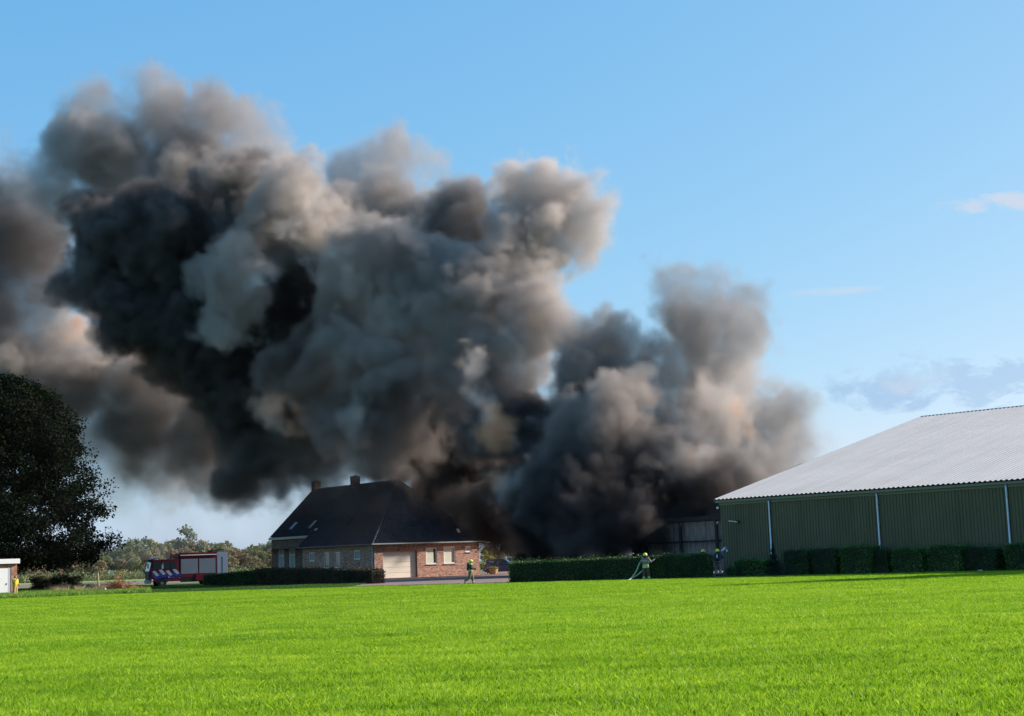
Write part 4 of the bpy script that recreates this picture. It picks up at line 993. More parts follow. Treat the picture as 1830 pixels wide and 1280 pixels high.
L_bush = leaf_mat('box_leaf', [(.012, .034, .010), (.025, .065, .014), (.045, .11, .02), (.08, .17, .03)], .25, .5, .8)
L_brown = leaf_mat('beech_leaf', [(.02, .022, .010), (.05, .04, .018), (.09, .055, .025), (.14, .08, .035)], .25, .6, .6)
def hedge(name, p0, p1, h0, h1, depth, m, label, seed, dens=170, leaf=.11, cat='hedge', seg=1):
    p0 = Vector(p0); p1 = Vector(p1); d = p1-p0; L_ = d.length
    root = empty(name, (p0+p1)/2, math.atan2(d.y, d.x), label, cat)
    h = max(h0, h1); area = L_*h*2+L_*depth+2*depth*h
    me = hedge_mesh('foliage', (L_, depth, h), int(area*dens), leaf, m, seed)
    if abs(h0-h1) > .01:      # the top slopes from one end to the other
        n = len(me.vertices); co = np.empty(n*3, np.float32); me.vertices.foreach_get('co', co); co = co.reshape(-1, 3)
        co[:, 2] *= (h0+(h1-h0)*np.clip(co[:, 0]/L_+.5, 0, 1))/h; me.vertices.foreach_set('co', co.ravel())
    link('foliage', me, root)
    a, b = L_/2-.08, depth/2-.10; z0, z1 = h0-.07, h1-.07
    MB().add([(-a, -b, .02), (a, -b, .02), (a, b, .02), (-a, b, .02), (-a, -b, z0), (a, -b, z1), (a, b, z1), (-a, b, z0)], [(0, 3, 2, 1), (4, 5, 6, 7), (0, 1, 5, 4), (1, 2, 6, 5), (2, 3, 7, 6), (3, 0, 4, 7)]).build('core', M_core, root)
    return root
g0 = ground_at(909, 1043.5); g1 = ground_at(1266, 1034)
dn = (g1-g0).normalized(); off = Vector((-dn.y, dn.x, 0))*.65
hr = hedge('clipped_hedge', g0+off, g1+off, (CAM_H-6.0*g0.y/FOC), (CAM_H-2.6*g1.y/FOC), 1.3, L_hedge, 'long clipped green hedge between the house yard and the green barn', 21, 330, .085)
hb0 = ground_at(455, 1046); hb1 = ground_at(664, 1043.6)
dn = (hb1-hb0).normalized(); off = Vector((-dn.y, dn.x, 0))*.7
hedge('brown_hedge', hb0+off, hb1+off, 1.62, 1.22, 1.4, L_brown, 'brownish beech hedge in front of the shaded side of the farmhouse', 22, 190, .12)
h20 = ground_at(362, 1048.5); h21 = ground_at(457, 1045.5)
dn = (h21-h20).normalized(); off = Vector((-dn.y, dn.x, 0))*.6
hedge('low_dark_hedge', h20+off, h21+off, 1.15, 1.45, 1.2, L_bush, 'low dark hedge end hiding the rear of the fire engine', 23, 190, .12)
# block bushes in front of the barn
def bush(px0, px1, ytop, ybase, label, seed, m=L_bush, depth=1.5, offw=2.0):
    n = BE2; P0 = BA-BE2*offw
    a = on_plane(px0, ybase, P0, n); b = on_plane(px1, ybase, P0, n); ta = on_plane((px0+px1)/2, ytop, P0, n)
    a.z = 0; b.z = 0; c = -BE2*0
    return hedge('block_bush', a+BE2*depth/2, b+BE2*depth/2, ta.z, ta.z, depth, m, label, seed, 300, .085, 'bush')
bush(1311, 1367, 1002, 1030, 'low square bush nearest the corner of the green barn', 31, L_box_lit)
bush(1400, 1444, 985, 1029, 'dark clipped bush just right of the small conifer', 32, depth=1.4)
bush(1450, 1494, 983, 1028, 'wide dark clipped bush between the first and second downpipes', 33)
bush(1503, 1555, 977, 1026, 'tall bright green clipped bush left of the second downpipe', 34, L_box_lit, offw=2.4)
bush(1562, 1588, 984, 1025, 'narrow dark bush directly under the second downpipe', 35, depth=1.2)
bush(1595, 1648, 981, 1024, 'square green clipped bush just right of the second downpipe', 36, L_box_lit, offw=2.4)
bush(1659, 1714, 975.5, 1023, 'tallest square green bush in the middle between the second and third downpipes', 37, L_box_lit, offw=2.5)
bush(1722, 1780, 980, 1022, 'wide dark bush left of the third downpipe', 38, depth=1.3)
bush(1797, 1868, 972, 1020, 'green clipped bush cut off by the right edge', 39, L_box_lit, offw=2.5)
# small conifer
cx = on_plane(1384, 1029, BA-BE2*1.6, BE2); cx.z = 0
con = empty('small_conifer', cx, 0, 'small dark conifer standing before the first downpipe of the green barn', 'tree')
rng = np.random.default_rng(41); n = 5200; zc = rng.random(n)**1.3; hgt = 2.15
r_ = .52*(1-zc)*(.75+.35*np.sin(zc*34))+.03; a_ = rng.random(n)*2*PI; q_ = rng.random(n)**.5
P = np.stack([r_*q_*np.cos(a_), r_*q_*np.sin(a_), .08+zc*hgt-.08*q_], 1)
link('crown', np_mesh('crown', leaves(P, .10, rng, .3, .35), 4, leaf_mat('conifer_leaf', [(.012, .026, .016), (.025, .05, .03), (.04, .07, .045)], .1, .6)), con)
MB().tube([(0, 0, 0), (0, 0, hgt*.95)], [.06, .01], 8).build('trunk', M_bark, con)
# tall conifer beyond the right edge: its long shadow lies across the field
def pyramid_tree(x, y, h, r, label, seed):
    t = empty('tall_conifer', (x, y, 0), 0, label, 'tree')
    rng = np.random.default_rng(seed); n = 24000
    z = rng.random(n)**.8; rr_ = r*(1-z)**.85*(.85+.25*np.sin(z*40+rng.random(n)*2)); a = rng.random(n)*2*PI; q = rng.random(n)**.4
    P = np.stack([rr_*q*np.cos(a), rr_*q*np.sin(a), .6+z*(h-.8)], 1)
    link('crown', np_mesh('crown', leaves(P, .5, rng, .4, .5), 4, MATS['conifer_leaf']), t)
    MB().tube([(0, 0, 0), (0, 0, h*.96)], [.3, .02], 10).build('trunk', M_bark, t)
TREE_L = 46.0
tx = 7.7+TREE_L*math.cos(SUN_AZ); tyy = 73.0+TREE_L*math.sin(SUN_AZ)
pyramid_tree(tx, tyy, TREE_L*math.tan(SUN_EL), 8.0, 'tall conifer at the far end of the green barn beyond the right edge', 77)

# shrub, stakes, brushwood, slab and weeds at the far left
s0 = ground_at(44, 1060); s1 = ground_at(138, 1055)
s0 = s0; s1 = Vector((s1.x*s0.y/s1.y*1.02, s0.y*1.03, 0))
kz = s0.y/FOC
L_tw = leaf_mat('twiggy_leaf', [(.02, .03, .010), (.05, .055, .02), (.12, .09, .04), (.22, .18, .07)], .25, .6, .9)
rng = np.random.default_rng(51)
hd_ = (s1-s0); og = empty('overgrown_hedge', (s0+s1)/2+Vector((0, .9, 0)), math.atan2(hd_.y, hd_.x), 'overgrown hedge with brownish top under the big tree', 'hedge')
cl = []; Lh = hd_.length
for i in range(170):
    x = (rng.random()-.5)*(Lh-.9); ht = (1.62+.28*(x/Lh+.5))*(1-.35*max(0, abs(x)/(Lh/2)-.82)/.18)+.16*math.sin(x*2.7)+.09*math.sin(x*7.1)
    z = ht*rng.random()**.7; cl.append(((x, rng.normal()*.42, max(.18, z-.25)), rng.uniform(.28, .5)))
link('foliage', np_mesh('foliage', leaves(crown_pts(rng, cl, 75, .06), .12, rng, .8), 4, L_tw), og)
mb = MB()
for i in range(40):
    x = (rng.random()-.5)*(Lh-1); h_ = 1.7+rng.random()*.45; mb.tube([(x, rng.normal()*.2, 0), (x+rng.normal()*.15, rng.normal()*.3, h_*.6), (x+rng.normal()*.3, rng.normal()*.4, h_)], [.03, .018, .005], 5)
mb.build('stems', M_bark, og)
M_wood = mat('post_wood', (.42, .30, .16), .85, var=.2, vscale=6)
def stake(pb, pt, r, m, label, name='wooden_stake', cat='post'):
    b = ground_at(*pb); t = at(pt[0], pt[1], b.y)
    o = MB().tube([b-Vector((0, 0, .1)), t], [r, r*.95], 8).build(name, m); tag(o, label, cat); return o
stake((177, 1061.5), (174.5, 1023), .085, M_wood, 'tallest pale wooden post, just left of the brushwood')
stake((131, 1053), (133, 1034), .06, mat('grey_wood', (.38, .34, .29), .9), 'short grey wooden post at the right end of the overgrown hedge')
stake((193.5, 1062), (187.5, 1051), .05, M_white, 'short white rod leaning left in the weeds', 'white_rod', 'rod')
sb = ground_at(100, 1063)
o = MB().box((0, 0, .12), (1.6, .8, .24)).build('concrete_slab', mat('pale_concrete', (.52, .46, .36), .9, var=.15, vscale=3), bevel=.02); o.location = sb; o.rotation_euler = (0, 0, R(-6)); tag(o, 'pale concrete slab lying in the weeds', 'slab')
rng = np.random.default_rng(61)
bp_ = ground_at(212, 1060)
br = empty('brushwood_pile', bp_, 0, 'pile of orange brown brushwood left of the fire engine', 'brushwood')
mb = MB(); P = []
for i in range(170):
    x = rng.normal()*.75; hh = 1.25*math.exp(-((x-.0)/.95)**2)+.25; st = Vector((x, rng.normal()*.45, rng.random()*hh*.6))
    d = Vector((rng.normal()*.7, rng.normal()*.4, rng.uniform(.0, .7))); e = st+d*.7
    mb.tube([st, st.lerp(e, .5)+Vector((0, 0, .05)), e], [.014, .010, .004], 4)
    for k in range(16): P.append(st.lerp(e, rng.random())+Vector(rng.normal(size=3)*.07))
for k in range(90):
    P.append(Vector((-.05+rng.normal()*.14, rng.normal()*.12, 1.0+rng.random()*.75)))
L_or = leaf_mat('dead_leaf', [(.20, .07, .03), (.36, .14, .06), (.48, .22, .10), (.55, .34, .18)], .25, .8, 1.5)
mb.build('twigs', mat('twig_orange', (.30, .13, .07), .9), br)
link('dead_leaves', np_mesh('dead_leaves', leaves(np.array(P), .12, rng), 4, L_or), br)['kind'] = 'stuff'
# rough verge along the left end of the field
M_weed = leaf_mat('weed_blade', [(.06, .15, .015), (.14, .28, .03), (.26, .40, .06), (.42, .38, .16)], .3, .7, 1.0)
wc = [clump_mesh('weed_clump', 70, .35, .30, .02, s, M_weed) for s in (71, 72, 73)]
scatter('rough_verge', gp((-60, 1075), (120, 1068), (262, 1061), (262, 1052), (160, 1054), (-60, 1062)), .01, 9, wc, 8, .5, 1.5, 'rough uneven weeds along the left end of the field')
M_straw = leaf_mat('straw_blade', [(.30, .22, .11), (.45, .36, .20), (.58, .48, .30)], .3, .8, 1.0)
sc2 = [clump_mesh('straw_clump', 40, .25, .75, .018, s, M_straw) for s in (74, 75)]
scatter('dry_grass_tufts', gp((85, 1063), (200, 1061), (225, 1058), (200, 1054), (90, 1056)), .01, 1.1, sc2, 9, .5, 1.3, 'dry straw coloured grass tufts among the weeds')
# mown turf by the right hedge, its dark tone also standing in for hedge shadow, scruffy edge of the yard
M_turf = leaf_mat('turf_blade', [(.03, .09, .015), (.06, .15, .02), (.10, .20, .03)], .3, .7, 1.0)
tc_ = [clump_mesh('turf_clump', 60, .4, .12, .02, s, M_turf) for s in (81, 82)]
scatter('turf_strip', [(-13, 112.3), (-.9, 106.9), (10.6, 99.6), (24, 89.4), (30, 83.8), (30.6, 84.6), (24.4, 90.6), (11, 101.2), (-.7, 108.2), (-13, 114)], .014, 12, tc_, 10, .6, 1.2, 'turf strip with hedge shadow in its dark tone, far edge of the field')
scatter('house_verge', [(-30, 150), (-13.6, 134), (-13.6, 113), (-24, 117.5), (-38, 121), (-40, 158)], .01, 6, tc_, 12, .6, 1.3, 'grass between the field and the brown hedge')
scatter('truck_verge', [(-62, 128), (-38, 124), (-30, 152), (-36, 172), (-66, 205)], .01, 3.2, tc_, 13, .8, 1.6, 'grass around the fire engine')

# shrubs beside the house, planter, bench block
L_yel = leaf_mat('yellow_green_leaf', [(.06, .10, .015), (.16, .20, .03), (.32, .32, .05), (.42, .30, .12)], .3, .6, 1.2)
def shrub(px, Y, w, ytop, m, label, seed, n=2600, leaf=.16, zb=0):
    p = at(px, ytop, Y); h = p.z; base = Vector((p.x, Y, 0)); t = empty('garden_shrub', base, 0, label, 'shrub')
    rng = np.random.default_rng(seed); cl = []
    for i in range(26):
        z = h*(.15+.8*rng.random()); rr_ = w*math.sqrt(max(.1, 1-(2*z/h-.9)**2)); a = rng.random()*2*PI; q = rng.random()**.5
        cl.append(((math.cos(a)*rr_*q, math.sin(a)*rr_*q, z), w*.33))
    link('foliage', np_mesh('foliage', leaves(crown_pts(rng, cl, n/26, .05), leaf, rng), 4, m), t)
    mb = MB()
    for k in range(5): mb.tube([(0, 0, 0), (rng.normal()*w*.4, rng.normal()*w*.4, h*.8)], [.04, .01], 5)
    mb.build('stems', M_bark, t)
shrub(870, 190, 1.2, 982, L_yel, 'yellow green shrub against the right corner of the farmhouse', 91)
shrub(880, 206, 1.6, 968, LW[3], 'taller pinkish brown shrub behind the yellow green one', 92)
shrub(934, 150, 1.3, 990, L_brown, 'dark spreading shrub rising behind the left end of the clipped hedge', 93, 2200, .14)
shrub(952, 146, 1.0, 997, L_yel, 'sparse yellowish shrub just right of the dark spreading one', 94, 900, .13)
shrub(1306, 105.6, .45, 1014, L_bush, 'small low shrub at the foot of the barn corner', 95, 900, .09)
pp = ground_at(882, 1026.5)
pl_ = empty('clay_planter', pp, 0, 'round clay planter with low greenery in front of the blue car', 'planter')
MB().tube([(0, 0, 0), (0, 0, .05), (0, 0, .55), (0, 0, .62)], [.36, .42, .56, .60], 20).build('bowl', mat('terracotta', (.52, .30, .16), .8, var=.2, vscale=3), pl_, smooth=False)
rng = np.random.default_rng(99); v = rng.normal(size=(500, 3))*[.30, .30, .09]+[0, 0, .72]
link('greenery', np_mesh('greenery', leaves(v, .12, rng), 4, L_yel), pl_)
wb = ground_at(874.5, 1025)
wbo = empty('white_garden_bench', wb, R(20), 'white garden bench beside the clay planter', 'bench')
MB().box((0, 0, .45), (1.1, .45, .06)).build('seat', M_white, wbo, bevel=.01)
MB().box((0, .22, .72), (1.1, .06, .50)).build('backrest', M_white, wbo, bevel=.01)
for s in (-1, 1): MB().box((s*.5, .0, .21), (.12, .42, .42)).build('leg', M_white, wbo)
# things glimpsed through the smoke beyond the hedge
q = at(985, 984, 215); o = MB().box((0, 0, .4), (.75, .5, .8)).box((0, 0, -.6), (.1, .1, 1.2)).build('red_sign', mat('dull_red', (.75, .06, .06), .6), bevel=.05); o.location = q; tag(o, 'dull red panel glimpsed through the smoke beyond the hedge', 'panel')
for (px, py, w, hh, Y, lab) in ((1003.5, 977, .75, .35, 215, 'larger pale scrap right of the red panel'), (1010, 982, .5, .25, 214, 'small pale scrap lowest right of the red panel'), (967, 976.5, .3, .35, 215, 'pale scrap left of the red panel')):
    q = at(px, py, Y); o = MB().box((0, 0, 0), (w, .3, hh)).box((0, 0, -q.z/2), (.06, .06, q.z)).build('pale_board', M_white, bevel=.05); o.location = q; tag(o, lab+', seen through smoke', 'board')
q = at(934, 981, 222); o = MB().box((0, 0, 0), (1.5, .8, .9)).box((-.9, 0, .3), (.5, .5, .5)).box((0, 0, -.9), (1.2, .5, 1.0)).build('green_container', mat('dull_green', (.03, .16, .08), .6), bevel=.06); o.location = q; tag(o, 'dark green container behind the shrub beyond the hedge', 'container')
# debris at the foot of the hedge and barn
for i, (px, py, lab) in enumerate(((1172, 1033.5, 'small pale scrap lying right of the hose firefighter'), (1184, 1031.8, 'second pale scrap at the foot of the hedge'), (1228, 1031.5, 'pale flat scrap near the right end of the hedge'), (1440, 1027.5, 'white stone under the dark bushes of the barn'), (1752, 1023, 'small pale stone in the soil near the right edge'))):
    g = ground_at(px, py); rg = random.Random(i); mb = MB()
    mb.ell((0, 0, .06), (.22+.1*rg.random(), .14, .09), 7, 5)
    o = mb.build('scrap', mat('scrap_pale', (.40, .38, .37), .9)); o.location = g+Vector((0, -.15 if i < 3 else 0, 0)); o.rotation_euler = (0, 0, rg.random()*3); tag(o, lab, 'debris')
g = ground_at(1298, 1029.5); o = MB().box((0, 0, .12), (1.5, .7, .24)).build('stone_block', mat('grey_stone', (.11, .10, .09), .9, var=.2, vscale=4), bevel=.03); o.location = g; o.rotation_euler = (0, 0, R(-5)); tag(o, 'flat grey stone block right of the firefighter with the air tank', 'stone')

# ------------------------------------------------------------------ smoke plume (one heterogeneous volume)
# main billows: pixel x, pixel y, radius in pixels, distance, density, tone (0 soot black, pale above, 1 orange sun glow), edge softness (m)
BILLOWS = [
 # upper left lobe
 (175,190,62,200,.35,.34,3.5),(285,205,90,199,.5,.32,3.5),(385,200,84,198,.45,.34,3.5),(455,250,75,198,.35,.42,4),(120,255,78,197,.6,.30,2.5),
 (200,280,100,198,.8,.4,3),(330,290,100,198,.8,.34,3),(450,310,85,198,.6,.42,3),(90,330,70,198,.5,.5,3),(170,370,80,198,.6,.6,3),
 (270,380,80,199,.8,.6,3),(60,290,50,198,.25,.4,3),
 # black body on the left
 (215,430,88,188,1.6,.12,1.6),(300,430,105,186,1.6,.12,1.6),(250,520,110,187,1.8,.12,1.6),(340,540,115,187,1.8,.12,1.6),(190,480,70,188,1.6,.12,1.6),
 (400,620,100,189,1.8,.12,1.6),(330,620,70,190,1.5,.12,2),(440,700,95,190,1.6,.12,2),
 (400,350,62,184,1.3,.13,1.8),(455,310,45,184,1.0,.2,2),(150,520,60,190,1.2,.13,2.2),(160,400,55,190,1.0,.13,2.4),(380,680,80,190,1.6,.10,2),(560,650,60,184,1.3,.15,2),(630,680,50,182,1.1,.25,2),
 (795,880,42,178,.35,.06,4),(850,915,36,178,.35,.06,4),(735,845,30,178,.25,.06,4),
 # curl crest
 (440,340,72,182,1.2,.24,1.6),(510,350,70,181,1.2,.5,1.6),(560,390,55,180,1.1,.7,1.5),(420,400,70,184,1.4,.12,1.8),(500,410,70,181,1.2,.45,1.6),
 # pale curl
 (440,470,58,175,1.1,.60,1.3),(405,520,52,175,1.1,.62,1.3),(430,550,44,175,1.0,.58,1.3),(395,590,36,176,1.0,.55,1.3),(370,500,32,176,1.,.55,1.3),
 # dark hollow between the curls
 (560,480,70,186,1.6,.08,2),(540,570,90,186,1.6,.08,2),(600,620,70,186,1.5,.12,2),
 # middle masses
 (700,270,62,190,0.45,0.43,2),(760,300,50,191,0.3,0.43,2.4),(640,330,70,190,0.5,0.43,2.4),(560,320,50,190,0.3,0.47,2.4),(650,400,75,186,0.9,0.43,2),(730,370,70,186,0.9,0.32,2),
 (680,470,90,180,1.2,0.61,1.6),(630,520,80,179,1.2,0.61,1.6),(690,560,80,178,1.2,0.61,1.44),(760,470,70,180,1.1,0.43,1.6),(810,390,75,184,1.1,0.25,1.84),(870,440,70,184,1.1,0.2,1.84),
 (800,500,70,179,1.1,0.47,1.6),(590,690,80,180,1.2,0.29,1.6),(520,650,60,182,1.1,0.21,1.6),(650,640,80,177,1.2,0.39,1.6),(720,650,70,176,1.2,0.36,1.6),
 # right bulb
 (900,320,48,184,0.5,0.54,2),(960,340,70,183,0.9,0.58,1.84),(1020,370,78,182,0.9,0.58,1.84),(1065,400,60,182,0.7,0.58,2.08),(1040,440,55,182,0.8,0.54,1.84),(950,430,85,181,1.1,0.54,1.84),
 (880,520,85,177,1.1,0.5,1.6),(945,530,62,177,1.1,0.61,1.6),(940,600,70,173,1.1,0.44,1.44),(985,600,52,172,1,0.47,1.44),
 (860,620,75,174,1.1,0.42,1.6),(800,600,80,176,1.2,0.39,1.6),(790,690,70,174,1.2,0.29,1.6),
 # lower middle, darker
 (560,760,85,185,1.1,0.21,2),(480,790,90,188,1.2,0.18,2),(440,850,62,188,0.9,0.13,2),(520,840,60,188,0.9,0.14,2),(640,730,80,180,1.2,0.31,1.6),(620,800,60,186,0.7,0.31,2.4),
 (700,760,75,177,1.4,0.22,1.6),(770,780,80,184,1.8,0.12,1.6),(740,825,55,194,1.6,0.06,1.6),(800,865,72,194,2,0.04,1.6),(870,850,80,184,2,0.04,1.6),(840,925,60,197,2,0.03,1.6),
 (905,915,68,178,2,0.03,1.6),(960,880,75,164,2,0.04,1.6),(860,780,60,170,1.5,0.14,1.6),(940,800,55,166,1.6,0.1,1.6),(700,700,60,178,1.2,0.26,1.6),
 (960,760,60,168,1.8,0.05,1.6),(900,700,60,172,1.3,0.21,1.6),
 # centre right swirl
 (1090,612,58,168,0.9,0.23,1.6),(1125,640,42,168,0.8,0.22,1.6),(1050,640,60,167,1.1,0.31,1.44),(1020,680,60,165,1.2,0.29,1.28),(1090,700,60,163,1.2,0.21,1.28),(1010,740,48,160,1.2,0.42,0.96),
 (1070,730,55,159,1.2,0.39,0.96),(1110,760,60,158,1.2,0.36,1.04),(1040,800,55,158,1.3,0.19,1.04),(1000,800,40,159,1.2,0.19,1.04),(1100,830,60,157,1.3,0.13,1.2),(1150,810,55,157,1.1,0.18,1.36),
 (1030,870,50,156,1.3,0.12,1.12),(1060,900,42,155,1.2,0.12,1.04),(1045,940,20,153,0.9,0.26,1.2),(1080,860,40,156,1.2,0.12,1.12),
 (945,745,60,170,1.5,0.08,1.6),(880,745,50,174,1.3,0.22,1.6),(1160,865,60,156,1.2,0.18,1.6),(1235,845,52,156,1,0.26,1.6),(1120,895,50,155,1.5,0.08,1.6),(1190,905,50,152,1.8,0.04,1.6),(500,720,80,188,1.4,0.12,1.6),(400,720,70,192,1,0.15,2),
 (1000,905,60,160,1.6,0.06,1.6),(930,960,40,170,1.5,0.03,1.6),(1170,780,60,160,1,0.36,1.6),(600,570,70,182,1.4,0.15,1.6),(470,640,60,186,1.5,0.08,1.6),(680,820,50,188,0.9,0.18,2),
 (590,790,65,188,1.1,0.18,1.76),(660,790,60,186,1,0.23,1.76),(540,820,60,190,1,0.13,1.76),(600,830,35,190,0.5,0.31,2),(560,720,70,186,1.2,0.22,1.6),
 # right tower
 (1215,520,45,162,0.4,0.27,1.76),(1270,525,55,162,0.45,0.27,1.76),(1330,535,42,162,0.4,0.27,1.92),(1235,590,60,162,0.8,0.36,1.44),(1300,580,60,162,0.7,0.36,1.6),(1330,620,45,162,0.5,0.36,1.84),
 (1270,650,65,161,0.8,0.43,1.6),(1200,660,50,161,0.6,0.43,1.76),(1180,720,65,159,0.9,0.54,1.6),(1250,720,70,159,0.9,0.61,1.6),(1320,700,60,160,0.6,0.54,2),(1330,770,70,158,0.7,0.54,1.76),
 (1400,750,50,158,0.7,0.29,1.76),(1440,770,50,158,0.6,0.25,2),(1480,780,35,158,0.25,0.32,2.4),(1400,800,55,158,0.6,0.36,1.92),(1240,790,65,157,0.8,0.72,1.6),(1200,830,50,156,0.8,0.65,1.6),
 (1300,830,55,156,0.7,0.5,1.92),(1360,840,50,156,0.6,0.32,1.92),
 # black base over the fire
 (1150,890,55,152,1.8,0.05,1.28),(1220,880,45,150,1.6,0.06,1.12),(1270,890,50,150,1.6,0.05,1.2),(1200,930,50,150,2,0.03,1.2),(1120,945,50,152,2,0.03,1.44),(1250,935,40,150,1.8,0.03,1.2),
 (1090,925,55,154,1.6,.02,1.8),(1040,905,55,156,1.5,.04,1.8),(1130,860,50,154,1.4,.05,1.6),(980,855,50,160,1.6,.03,1.8),(1250,905,55,151,1.6,.02,1.6),(1190,860,50,153,1.3,.05,1.6),(1290,860,45,153,1.0,.06,1.8),(1000,960,50,165,1.6,.02,2),(1080,965,40,162,1.5,.02,2),(900,955,50,182,1.5,.02,2),
 (1010,930,50,158,2,0.03,1.6),(960,950,42,160,1.8,0.03,1.6),(1060,980,32,158,1.2,0.04,2),(1120,985,30,158,1.2,0.04,2.5),(1330,880,35,152,1,0.1,1.6),
 (848,672,13,161,.8,1.0,1.8),(897,742,15,159,.9,1.05,1.6),(876,775,11,159,.8,1.0,1.8),(905,858,14,157,.8,.85,1.8),(1228,825,18,149,.8,1.0,1.8),(1325,742,16,153,.5,.85,2.2),(500,740,26,176,.8,.9,2),(640,745,20,170,.8,.9,2),  # small orange puffs: sun glow put into the smoke colour
 # translucent bank on the left, sunlight through it put in as brown tone
 (125,600,60,206,.6,.88,2.2),(60,650,85,206,.9,.5,3),(195,640,62,206,.55,.84,2.3),(140,700,90,206,1.0,.30,3.2),(250,690,85,206,.95,.36,2.8),(330,690,62,204,.7,.38,2.6),
 (10,620,70,206,.8,.42,3.5),(30,720,90,206,.9,.2,3.5),(240,775,100,206,.8,.2,4),(350,770,85,204,.8,.16,3.2),(410,770,70,198,.9,.18,2.8),(300,835,85,206,.36,.3,4),(200,820,80,207,.25,.4,4),
 (400,840,65,200,.5,.25,3.5),(120,790,80,207,.35,.22,4),(180,560,40,205,.5,.8,2.5),
 # dark drift running out past the left edge
 (20,430,115,206,.6,.15,3.5),(60,520,90,206,.42,.15,3.5),(-20,330,80,206,.22,.3,4.5),(0,560,90,206,.7,.14,3.5),(-60,450,100,206,.5,.14,3.5),(95,440,60,204,.4,.14,3.5),(40,350,55,205,.35,.2,4),
 (-80,640,100,206,.6,.3,3),(-90,760,90,206,.5,.2,3.5),(-100,540,90,206,.5,.15,3.5),(0,800,80,206,.4,.25,4),
 (180,860,70,205,.16,.4,4),(420,860,60,196,.5,.2,3),(380,820,70,198,.6,.18,3),
 (1500,790,50,160,.06,.6,6),(1540,760,40,160,.03,.6,7),
]
VEILS = [ # thin drift that passes in front of the house roof, the big tree and the wood
 (110,860,170,140.5,.016,.5,8),(590,915,60,159,.10,.9,8),(640,890,55,160,.09,.9,8),(690,900,40,161,.03,.5,8),(560,930,60,158,.010,.6,8),(640,960,40,156,.010,.6,6),(760,900,60,160,.03,.3,6),
 (260,900,110,200,.03,.95,9),(380,920,90,200,.03,.95,9),(470,930,80,200,.03,.95,8),(320,965,100,200,.016,.95,8),
 (1030,985,60,165,.10,.2,3),(950,975,60,170,.06,.2,4),
]
def smoke():
    vox = 0.35
    lo = np.array([-88.0, 138.0, 0.6]); hi = np.array([38.0, 220.0, 70.0])
    n = np.ceil((hi-lo)/vox).astype(int)
    rng = np.random.default_rng(7)
    xs = [(lo[k]+vox*(np.arange(n[k])+.5)).astype(np.float32) for k in range(3)]
    S = np.full(n, -9.0, np.float32)          # signed depth into the nearest billow, metres
    Dn = np.zeros(n, np.float32); T = np.zeros(n, np.float32); W = np.zeros(n, np.float32); E = np.full(n, 2.0, np.float32)
    puffs = []
    for (px, py, r, Y, d, t, e) in BILLOWS:
        if 500 < px < 1150 and Y < 184: Y -= 6
        c = np.array(at(px, py, Y)); rr = r*Y/FOC
        puffs.append((c, rr*.93, d, t, e))
        for k in range(7):                    # smaller billows budding from the main one
            v = rng.normal(size=3); v /= np.linalg.norm(v); v[1] -= .25
            q = rng.uniform(.32, .52)
            puffs.append((c+v*rr*.70, rr*q, d*rng.uniform(.8, 1.1), min(1, max(.02, t*rng.uniform(.75, 1.25))), e*.8))
    for (c, r, d, t, e) in puffs:
        m = r+5.0
        a = np.maximum(((c-m-lo)/vox).astype(int), 0); b = np.minimum(((c+m-lo)/vox).astype(int)+1, n)
        if (b <= a).any(): continue
        sl_ = tuple(slice(a[k], b[k]) for k in range(3))
        dx = (xs[0][sl_[0]]-c[0])[:, None, None]; dy = (xs[1][sl_[1]]-c[1])[None, :, None]; dz = (xs[2][sl_[2]]-c[2])[None, None, :]
        s = (r-np.sqrt(dx*dx+dy*dy+dz*dz)).astype(np.float32)
        S[sl_] = np.maximum(S[sl_], s)
        w = np.exp(np.clip(s*1.3, -6, 6)).astype(np.float32)
        Dn[sl_] += w*d; T[sl_] += w*t; E[sl_] += w*e; W[sl_] += w
    W = np.maximum(W, 1e-6); S = np.maximum(S, np.where(W < 300, np.log(W)/1.3-.55, S)); Dn /= W; T /= W; E = (E)/(W+1.0)
    V = np.zeros(n, np.float32)
    for (px, py, r, Y, d, t, e) in VEILS:
        c = np.array(at(px, py, Y)); rr = r*Y/FOC*1.5
        d2 = ((xs[0]-c[0])[:, None, None]/rr)**2+((xs[1]-c[1])[None, :, None]/6)**2+((xs[2]-c[2])[None, None, :]/rr)**2
        V += (d*np.exp(-d2*1.6)).astype(np.float32)
    V[V < .0015] = 0
    nx, ny, nz = [int(v) for v in n]
    me = bpy.data.meshes.new('smoke_plume')
    me.vertices.add(nx*ny*nz)
    act = ((S > -4.2) & (Dn > 0)) | (V > 0)
    co = np.empty((nx, ny, nz, 3), np.float32)
    co[..., 0] = xs[0][:, None, None]; co[..., 1] = xs[1][None, :, None]; co[..., 2] = xs[2][None, None, :]
    me.vertices.foreach_set('co', co.ravel()); del co
    slot = np.where(act, np.cumsum(act.ravel()).reshape(act.shape)-1, -1).astype(np.int32)
    a_ = me.attributes.new('slot', 'INT', 'POINT'); a_.data.foreach_set('value', slot.ravel())
    print('SMOKE cells', act.size, int(act.sum()))
    for nm, arr in (('depth', S), ('dens', Dn), ('tone', T), ('soft', E), ('veil', V)):
        a_ = me.attributes.new(nm, 'FLOAT', 'POINT'); a_.data.foreach_set('value', np.ascontiguousarray(arr, np.float32).ravel())
    ob = bpy.data.objects.new('smoke_plume', me); C.objects.link(ob)
    ng = bpy.data.node_groups.new('smoke_plume_grid', 'GeometryNodeTree')
    ng.interface.new_socket('Geometry', in_out='INPUT', socket_type='NodeSocketGeometry')
    ng.interface.new_socket('Geometry', in_out='OUTPUT', socket_type='NodeSocketGeometry')
    N_ = ng.nodes; L = ng.links
    gi = N_.new('NodeGroupInput'); go = N_.new('NodeGroupOutput')
